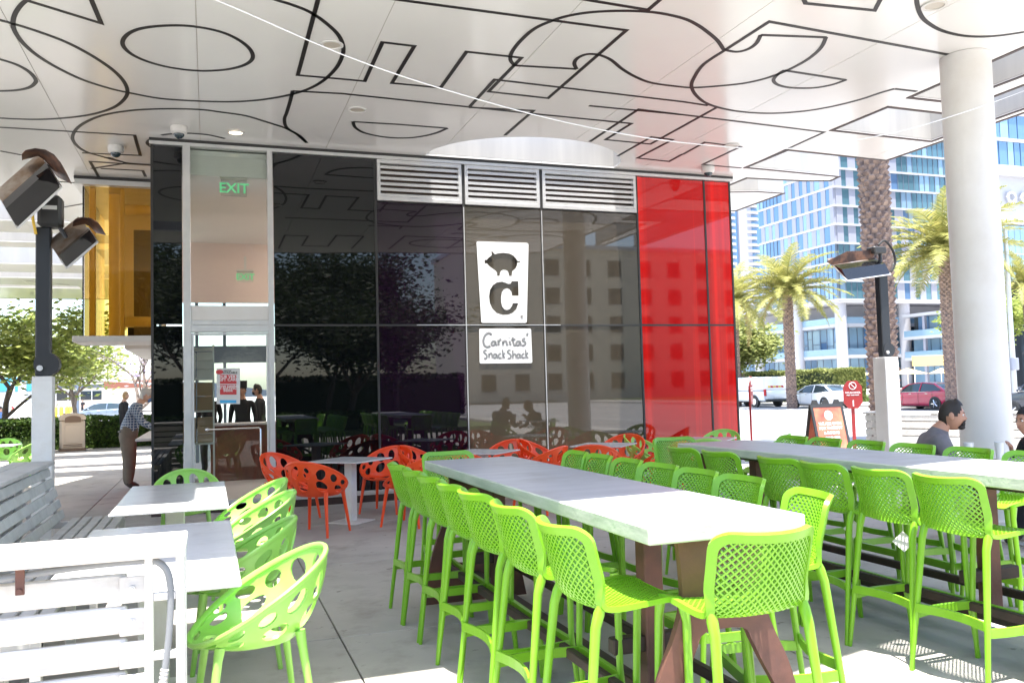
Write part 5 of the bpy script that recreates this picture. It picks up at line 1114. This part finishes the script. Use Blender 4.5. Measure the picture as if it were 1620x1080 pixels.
def tree(x, y, h, cr, cz, label, lm='leaf', n=5200, ls=.10, tr=.13, dens=1.0, seed=1, twigs=True, group=None, sparse=False):
    t = thing('street_tree', (x, y, -.03), 0, label, 'tree', group); R = random.Random(seed); wood = MB(); tips = []
    def grow(p, d, L, r, lev):
        q = p; pts = [p]; 
        for i in range(4): d = (d+Vector((R.uniform(-.16, .16), R.uniform(-.16, .16), R.uniform(-.03, .10)))).normalized(); q = q+d*L/4; pts.append(q)
        wood.tube(pts, [r*(1-.09*i) for i in range(5)], 6 if lev else 10)
        if lev >= 3: tips.append((q, lev)); tips.append((pts[2], lev)); return
        for i in range(3 if lev else 5):
            a = R.uniform(0, 2*PI); s = R.uniform(.55, 1.0); nd = (d*(.75 if lev else .8)+Vector((math.cos(a)*s, math.sin(a)*s, R.uniform(-.05, .3)))).normalized(); grow(pts[R.randint(2, 4)], nd, L*R.uniform(.62, .82), r*.52, lev+1)
        if lev == 2: tips.append((q, lev))
    grow(Vector((0, 0, 0)), Vector((R.uniform(-.1, .1), 0, 1)), cz*.72, tr, 0)
    wood.build('trunk', M['trunk'], t, True)
    # fit the branch tips to the crown size
    lf = MB(); k = max(1, n//max(1, len(tips)))
    for p, lev in tips:
        cs = cr*R.uniform(.13, .26)
        for _ in range(int(k*R.uniform(.4, 1.5))):
            v = Vector((R.gauss(0, 1), R.gauss(0, 1), R.gauss(0, .7)))*cs*.8+p
            if sparse and R.random() < .3: continue
            a = R.uniform(0, 2*PI); u = Vector((math.cos(a), math.sin(a), R.uniform(-.5, .5))).normalized(); w = u.cross(Vector((R.uniform(-1, 1), R.uniform(-1, 1), R.uniform(.2, 1)))).normalized(); s = ls*R.uniform(.6, 1.25)
            lf.add([v-u*s, v+w*s*.42, v+u*s, v-w*s*.42], [(0, 1, 2, 3)])
    lf.build('crown', M[lm], t); return t
for px, D, h, cr, cz, lab, lm, n, sd in ((10, 29, 6, 2.6, 2.9, 'yellow-green tree at the far left edge, behind the lime chairs', 'leaf', 6500, 3), (118, 40, 6, 3.0, 3.2, 'green tree right of the heater post, overhanging the litter bin', 'leaf', 6500, 8)):
    q = gd(px, 640, D); tree(q.x, q.y, h, cr, cz, lab, lm, n, .13, .12, seed=sd, group='trees beyond the hedge')
q = gd(213, 640, 36); tree(q.x, q.y, 6, 2.6, 3.0, 'nearly bare jacaranda with a few violet blossoms, beyond the man in the checked shirt', 'jaca', 1500, .09, .14, seed=5, sparse=True)
q = gd(1172, 640, 66); tree(q.x, q.y, 6, 3.4, 3.4, 'round green tree beyond the white truck beside the red glass', 'hedgey', 9000, .2, .14, seed=6)
q = gd(1600, 640, 70); tree(q.x, q.y, 9, 4.2, 5.5, 'tall green trees showing right of the white column', 'leaf', 9000, .25, .2, seed=12)
def hedge(x0, x1, y0, y1, z0, z1, label, lm, n, ls, seed=1, ang=0, c=None):
    t = thing('hedge', (0, 0, 0), 0, label, 'hedge'); R = random.Random(seed); lf = MB(); ins = MB().bev(x0+.15, x1-.15, y0+.15, y1-.15, z0, z1-.15, .12)
    ins.build('core', M['leafd'], t)
    for _ in range(n):
        f = R.random(); x, y, z = R.uniform(x0, x1), R.uniform(y0, y1), R.uniform(z0, z1); k = R.random()
        if k < .45: y = y0+abs(R.gauss(0, .10))
        elif k < .80: z = z1-abs(R.gauss(0, .08))-.06*math.sin(x*3.1)*math.sin(y*2.3+x)
        elif k < .9: x = x0+abs(R.gauss(0, .1))
        else: x = x1-abs(R.gauss(0, .1))
        u = Vector((R.uniform(-1, 1), R.uniform(-1, 1), R.uniform(-.4, 1))).normalized(); w = u.cross(Vector((R.uniform(-1, 1), R.uniform(-1, 1), R.uniform(-1, 1)))).normalized(); s = ls*R.uniform(.6, 1.3); v = Vector((x, y, z))
        lf.add([v-u*s, v+w*s*.5, v+u*s, v-w*s*.5], [(0, 1, 2, 3)])
    lf.build('foliage', M[lm], t, kind='stuff'); return t
hedge(-6.6, -.6, 30.3, 31.6, -.03, 1.0, 'clipped dark green hedge behind the litter bin', 'hedge', 15000, .055)
hedge(39.8, 42.2, 46.9, 70, 0, 2.3, 'tall yellow-green hedge beyond the parked white vehicles', 'hedgey', 26000, .13, 2)

# ================================================================== glass hotel tower
TX, TY = 100.6, 117.2
tw = thing('hotel_tower', (0, 0, 0), 0, 'glass and white panel hotel tower with columns at its foot, beyond the street', 'tower'); R = random.Random(21)
MB().box(TX+.5, 175, TY+.5, 137.6, 14.9, 64).build('tower_body', M['tw_conc'], tw)
parts = {k: MB() for k in ('tw_blue', 'tw_teal', 'tw_lite', 'tw_panel', 'tw_mull')}
FH = 3.22; nf = 15
for i in range(nf):
    z = 14.9+.35+i*FH; zt = z+FH-.35
    # side running away from the camera (x = TX)
    y = TY; blk = (i % 5 in (0, 1, 4))
    while y < 138:
        if (y < TY+5.4 and i < 3) or (y > 132 and i % 4 > 1): w = 1.05; kk = R.choice(['tw_blue', 'tw_blue', 'tw_blue', 'tw_lite']); parts[kk].box(TX-.06, TX+.4, y+.06, y+w-.06, z, zt); parts['tw_mull'].box(TX-.14, TX+.3, y-.05, y+.05, z, zt); y += w
        else:
            w = R.choice([.9, 1.1]); parts['tw_panel'].box(TX-.10, TX+.4, y, y+w, z, zt); y += w; w = R.choice([1.0, 1.25, 1.5]); parts[R.choice(['tw_blue', 'tw_lite', 'tw_blue'])].box(TX-.02, TX+.4, y, y+w, z, zt); y += w
    x = TX+.45
    while x < 172:
        if (x < TX+7.5 and i < 3) or (x > 114 and x < 133 and i > 3 and i < 9) or (x > 138 and x < 150): w = 1.2; parts[R.choice(['tw_teal', 'tw_teal', 'tw_teal', 'tw_lite'])].box(x+.06, x+w-.06, TY-.06, TY+.4, z, zt); parts['tw_mull'].box(x-.05, x+.05, TY-.14, TY+.3, z, zt); x += w
        else:
            w = R.choice([1.3, 1.6, 1.9]); parts['tw_panel'].box(x, x+w, TY-.10, TY+.4, z, zt); x += w; w = R.choice([1.0, 1.2, 1.5]); parts[R.choice(['tw_teal', 'tw_blue', 'tw_teal'])].box(x, x+w, TY-.02, TY+.4, z, zt); x += w
for i in range(nf+1):
    z = 14.9+i*FH; MB().box(TX-.32, 175, TY-.32, 137.8, z, z+.34).build('floor_band', M['tw_band'], tw)
for k, m in parts.items(): m.build({'tw_panel': 'wall_panel', 'tw_mull': 'mullion'}.get(k, 'window_pane'), M[k], tw, kind='stuff')
# base of the tower
for z in (5.2, 10.6): MB().box(TX+1.2, 172, TY+1.2, 140, z, z+.55).build('terrace_slab', M['tw_band'], tw)
MB().box(TX-.3, 140, TY-.3, 150, 14.55, 14.9).build('soffit', M['tw_conc'], tw)
for x, y in ((TX+1.2, TY+1.0), (TX+1.0, TY+12), (TX+1.0, TY+24), (TX+15, TY+1.0), (TX+29, TY+1.0)): MB().cyl((x, y), .95, 0, 14.7, 20).build('column', M['tw_conc'], tw, True)
g1, g2, g3 = MB(), MB(), MB()
for z0, z1, rec in ((0.0, 5.2, 4.5), (5.75, 10.6, 4.0), (11.15, 14.55, 7.5)):
    y = TY+rec
    while y < 175:
        w = R.choice([1.3, 1.7, 2.2]); a = R.uniform(.35, .7); zm = z0+(z1-z0)*a; kk = R.choice([g1, g2, g2]); kk.box(TX+rec-.1, TX+rec, y+.06, y+w-.06, z0, zm-.06); R.choice([g1, g2, g2]).box(TX+rec-.1, TX+rec, y+.06, y+w-.06, zm+.06, z1); g3.box(TX+rec-.16, TX+rec, y-.07, y+.07, z0, z1); g3.box(TX+rec-.15, TX+rec, y, y+w, zm-.06, zm+.06); y += w
    x = TX+rec
    while x < 170: w = R.choice([1.3, 1.8]); R.choice([g1, g2, g2]).box(x+.06, x+w-.06, TY+rec-.1, TY+rec, z0, z1); g3.box(x-.07, x+.07, TY+rec-.16, TY+rec, z0, z1); x += w
g1.build('podium_glass', M['tw_blue'], tw, kind='stuff'); g2.build('podium_glass', M['tw_lite'], tw, kind='stuff'); g3.build('podium_mullion', M['tw_mull'], tw, kind='stuff')
MB().box(TX+4.7, 170, TY+4.7, 175, 0, 14.5).build('podium_core', M['tw_conc'], tw)
for z in (5.75, 11.15):
    mb = MB(); mb.box(TX+1.25, TX+1.32, TY+1.25, 172, z, z+1.1); mb.box(TX+1.25, 168, TY+1.25, TY+1.32, z, z+1.1); mb.build('balcony_glass', M['tw_lite'], tw)
# lower terraced wing nearer the street
wg = thing('terraced_wing', (0, 0, 0), 0, 'low three-storey wing with glass balconies and yellow umbrellas beside the hotel tower', 'building')
WX = 113.6; MB().box(WX+2.2, 150, 62, TY-1, 0, 12.2).build('wing_body', M['window'], wg)
for z, s in ((0, 0), (4.7, 1), (8.3, 1), (12.2, 1)):
    if s: MB().box(WX, 150, 60, TY-.6, z-.25, z+.25).build('terrace_slab', M['tw_band'], wg)
    if z and z < 12: MB().box(WX+.1, WX+.16, 60, TY-.7, z+.25, z+1.3).build('balcony_glass', M['tw_lite'], wg)
mb, mm = MB(), MB(); R2 = random.Random(5)
for z0, z1 in ((.1, 4.4), (4.95, 8.05), (8.55, 11.95)):
    y = 62
    while y < TY-2: w = R2.choice([1.4, 1.9, 2.4]); (mb if R2.random() < .75 else mm).box(WX+2.1, WX+2.2, y+.07, y+w-.07, z0, z1); y += w
mb.build('window_pane', M['tw_lite'], wg, kind='stuff'); mm.build('window_pane', M['tw_blue'], wg, kind='stuff')
for i, y in enumerate((112, 100, 88, 76)): MB().box(WX+.2, WX+.7, y, y+.5, 0, 12).build('pier', M['tw_panel'], wg)
# right-hand concrete and glass building with raised letters
rb = thing('concrete_office_building', (0, 0, 0), 0, 'grey building with blue window bands and raised letters, right of the white column', 'building')
RX, RY = 93.7, 80.0; MB().box(RX+.3, 150, RY+.3, 86, 13.2, 60).build('building_body', M['tw_conc'], rb)
mb, mm = MB(), MB(); R3 = random.Random(8)
for i in range(9):
    z = 28.0+i*3.5; MB().box(RX-.2, 150, RY-.25, 86, z-.2, z+.2).build('floor_band', M['tw_band'], rb); x = RX
    while x < 148: w = R3.choice([1.1, 1.5]); R3.choice([mb, mb, mm]).box(x+.08, x+w-.08, RY-.05, RY+.3, z+.2, z+3.3); x += w
mb.build('window_pane', M['tw_blue'], rb, kind='stuff'); mm.build('window_pane', M['tw_lite'], rb, kind='stuff')
MB().box(RX-.4, 150, RY-.5, 86, 26.8, 27.8).build('ledge', M['tw_conc'], rb); MB().box(RX-.4, 150, RY-.5, 86, 20.6, 21.6).build('ledge', M['tw_conc'], rb)
for z in (13.3, 16.8): MB().box(RX-.1, 150, RY-.10, RY+.3, z, z+.12).build('curtain_rail', M['tw_band'], rb)
x = RX; mb = MB()
while x < 148: mb.box(x+.03, x+.97, RY-.02, RY+.3, 13.4, 20.5); x += 1.0
mb.build('curtain_glass', M['tw_lite'], rb, kind='stuff')
mb = MB(); text_mb(mb, 'O C E O', 2.1, lambda u, v: (RX+1.9+u, RY-.10, 23.4+v), (0, .2, 0), align='LEFT', bold=.05); mb.build('raised_lettering', M['tw_band'], rb)
MB().box(RX+2, 150, RY+3, 85.5, 0, 13.2).build('lower_floors', M['window'], rb)
for i in range(8): MB().cyl((RX+1.2+i*7, RY+1), .6, 0, 13.2, 14).build('pier', M['tw_panel'], rb, True)
# distant apartment tower with balconies
ft = thing('apartment_tower', (0, 0, 0), 0, 'distant pale apartment tower with stacked rounded balconies, left of the hotel tower', 'tower')
FX, FY = 232.0, 343.0; MB().box(FX, FX+26, FY, FY+24, 0, 120).build('tower_body', M['tw_blue'], ft)
MB().box(FX+5.5, FX+12.5, FY-1.2, FY, 0, 122).build('shaft', M['tw_panel'], ft)
for k, (xa, xb) in enumerate(((-3.0, 4.0), (9.5, 17.0))):
    for i in range(36):
        z = 4+i*3.1; n = 10; P = [(xa, FY, z), (xb, FY, z)]+[((xa+xb)/2+(xb-xa)/2*math.cos(PI*j/n), FY-2.4*math.sin(PI*j/n)-.2, z) for j in range(n+1)]
        P = [(FX+a, b, c) for a, b, c in P]; MB().prism(P, (0, 0, 1.15)).build('balcony', M['tw_band'], ft)
t2 = thing('apartment_tower', (0, 0, 0), 0, 'distant pale tower seen in the narrow gap right beside the red glass', 'tower')
MB().box(206, 224, 345, 370, 0, 105).build('tower_body', M['tw_lite'], t2)
for i in range(32): MB().box(205.6, 224.4, 344.5, 370, 3+i*3.2, 3.9+i*3.2).build('floor_band', M['tw_panel'], t2)
# street furniture at the right
def umbrella(px, py, D, label, r=1.9):
    q = gd(px, py, D); t = thing('parasol', (q.x, q.y, 0), 0, label, 'parasol', 'yellow parasols at the hotel terrace'); n = 8; h = q.z
    mb = MB(); vs = [(0, 0, h+.45)]+[(r*math.cos(2*PI*i/n), r*math.sin(2*PI*i/n), h-.15) for i in range(n)]; mb.add(vs, [(0, i+1, (i+1) % n+1) for i in range(n)]); mb.build('canopy', M['umb'], t); MB().cyl((0, 0), .05, 0, h+.4, 8).build('pole', M['white'], t)
umbrella(1356, 591, 88, 'yellow parasol left of the thick palm trunk', 1.5); umbrella(1436, 589, 88, 'yellow parasol right of the thick palm trunk', 1.9); umbrella(1489, 588, 96, 'small yellow parasol near the trunk of the second palm', 1.3)
q = gd(1472, 571, 92); st = thing('restaurant_sign', (q.x, q.y, 0), -.3, 'yellow and green sign board at the terrace restaurant beyond the red car', 'sign'); MB().bev(-2.0, 2.0, -.1, .1, q.z-.5, q.z+.6, .02).build('sign_board', M['umb'], st)
for x in (-1.8, 1.8): MB().cyl((x, 0), .06, 0, q.z, 8).build('post', M['white'], st)
q = gd(1604, 600, 42); lp = thing('street_lamp', (q.x, q.y, -.2), 0, 'grey street lamp pole seen right of the white column', 'street lamp'); MB().tube([(0, 0, 0), (0, 0, 9)], [.14, .09], 14).build('pole', M['alu'], lp, True)
MB().bev(-.25, .25, -.15, .15, 2.0, 2.6, .03).build('signal_box', M['tw_panel'], lp); MB().tube([(0, 0, 9), (-.8, 0, 9.4), (-1.8, 0, 9.5)], .05, 8).build('arm', M['alu'], lp, True)
q = gd(1337, 602, 70); MBx = thing('information_board', (q.x, q.y, 0), -.3, 'blue board standing by the hedge under the tower column', 'board'); MB().bev(-.9, .9, -.1, .1, .2, 2.4, .02).build('board_panel', M['bluec'], MBx); MB().cyl((0, .0), .06, 0, .3, 8).build('post', M['white'], MBx)

# ================================================================== far left background
hb = MB(); R = random.Random(3); n = 60; top = [(-2600+i*90, 2600, 42+26*math.sin(i*.35)+14*math.sin(i*.9+1)+R.uniform(-3, 3)) for i in range(n)]
hb.add([(x, y, -5) for x, y, z in top]+top+[(x, y+500, -5) for x, y, z in top], [(i, i+1, n+i+1, n+i) for i in range(n-1)]+[(n+i, n+i+1, 2*n+i+1, 2*n+i) for i in range(n-1)]); hb.build('hills', mat('far_hills', (.16, .17, .22), .9), None, kind='structure')
cam.data.clip_end = 6000
q = gd(140, 640, 108)
gb = thing('waterfront_terminal', (q.x, q.y, 0), 0, 'low white terminal with a brick strip and shallow curved roof, far left', 'building')
MB().box(-9, 9, 0, 10, 0, 3.0).build('wall', M['cream'], gb); MB().box(-6.5, 1.5, -.15, 0, 1.5, 2.6).build('window', M['window'], gb); MB().box(1.8, 8.8, -.2, 0, 2.9, 3.9).build('brick_strip', M['brick'], gb)
n = 16; mb = MB(); mb.prism([(-9.5+19*i/n, -.8, 3.1+1.1*math.sin(PI*i/n)*.9) for i in range(n+1)]+[(9.5-19*i/n, -.8, 2.9+1.1*math.sin(PI*i/n)*.9-.05) for i in range(n+1)], (0, 11, 0)); mb.build('curved_roof', M['white'], gb)
for i in range(6): MB().box(-6.4+i*1.35, -6.3+i*1.35, -.2, -.15, 1.5, 2.6).build('mullion', M['white'], gb)
q = gd(0, 640, 62); ta = thing('kiosk', (q.x-2, q.y, 0), 0, 'white kiosk with a teal band at the left edge', 'kiosk'); MB().bev(-4, 4, 0, 4, 0, 2.3, .05).build('wall', M['white'], ta); MB().bev(-4.2, 4.2, -.3, 4.2, 2.3, 3.3, .05).build('awning', M['teal'], ta)
for i, (px, w) in enumerate(((88, 'leftmost'), (97, 'second from left'), (106, 'third from left'), (111, 'rightmost'))):
    q = gd(px, 655, 68); b = thing('bollard', (q.x, q.y, -.2), 0, 'yellow bollard beyond the hedge, %s of the four before the far car' % w, 'bollard', 'yellow bollards'); MB().tube([(0, 0, 0), (0, 0, 1.15), (0, 0, 1.25)], [.14, .14, .06], 14).build('post', M['yellow'], b, True)
q = gd(123, 640, 60); lp = thing('street_lamp', (q.x, q.y, -.2), 0, 'slim blue-grey lamp post behind the green tree at the left', 'street lamp'); MB().tube([(0, 0, 0), (0, 0, 6.2)], [.09, .05], 10).build('pole', M['tw_mull'], lp, True); MB().ell((0, 0, 6.3), .2, .2, .12, 12, 8).build('lamp_head', M['white'], lp, True)
a, b, c, d = gd(20, 636, 34), gd(56, 638, 34), gd(56, 706, 33), gd(50, 706, 33)
wd = thing('canvas_wedge', (0, 0, 0), 0, 'white triangular canvas panel with a dark sloping edge behind the heater post at the left', 'banner'); MB().prism([a, b, c, d], vF*.05).build('panel', M['tarp'], wd); MB().tube([a, d], .035, 8).build('edge_pole', M['alu'], wd)
# jacaranda side: white market tent posts
for px, w in ((20, 'leftmost'), (32, 'middle'), (38, 'rightmost')): q = gd(px, 640, 45); tag(MB().cyl((q.x, q.y), .10, -.2, 2.6, 10).build('white_post', M['white'], None), 'slim white post by the kiosk at the far left, %s of three' % w, 'post', 'white posts at the kiosk')

# ================================================================== what the glass front mirrors: behind the photographer
ORD2 = ['first', 'second', 'third', 'fourth', 'fifth', 'sixth', 'seventh', 'eighth', 'ninth', 'tenth']
cb = thing('cream_hotel', (0, 0, 0), 0, 'cream stucco hotel with rows of dark windows behind the photographer, mirrored in the glass', 'building'); BX0, BX1, BY, BZ = 27, 91, -66, 17.5
MB().box(BX0, BX1, BY-14, BY, 0, BZ).build('wall', M['cream'], cb); MB().box(BX0-.3, BX1+.3, BY-14.3, BY+.3, BZ, BZ+.5).build('parapet', M['tw_band'], cb)
wm = MB().box(-.85, .85, -.04, .02, 0, 1.9).mesh('window', M['window']); sm = MB().bev(-1.0, 1.0, -.02, .10, -.14, -.02, .02).mesh('sill', M['tw_band'])
for i in range(5):
    for j in range(14): w = obj('window', wm, cb, (BX0+2.4+j*4.0, BY+.03, 1.2+i*3.3)); obj('sill', sm, w, (0, 0, 0))
for i, (x, y, s, h) in enumerate(((-13, -16, 34, 5.6), (-8.6, -12.5, 31, 4.6), (-4.6, -17, 32, 5.8), (-.8, -12.5, 33, 4.4), (2.6, -18.5, 35, 5.8), (5.8, -13.5, 36, 4.2), (9.6, -21, 37, 5.6), (-8, -24, 38, 6.6), (0, -25, 39, 6.8), (6.5, -26, 40, 6.4))):
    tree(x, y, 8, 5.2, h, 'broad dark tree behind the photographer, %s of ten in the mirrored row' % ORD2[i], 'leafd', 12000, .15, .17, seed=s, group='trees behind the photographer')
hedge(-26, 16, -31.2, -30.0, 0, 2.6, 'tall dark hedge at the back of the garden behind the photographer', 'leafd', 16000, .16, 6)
hedge(-9, 6, -11.2, -10.2, 0, .8, 'low hedge behind the photographer', 'hedge', 6000, .08, 5)
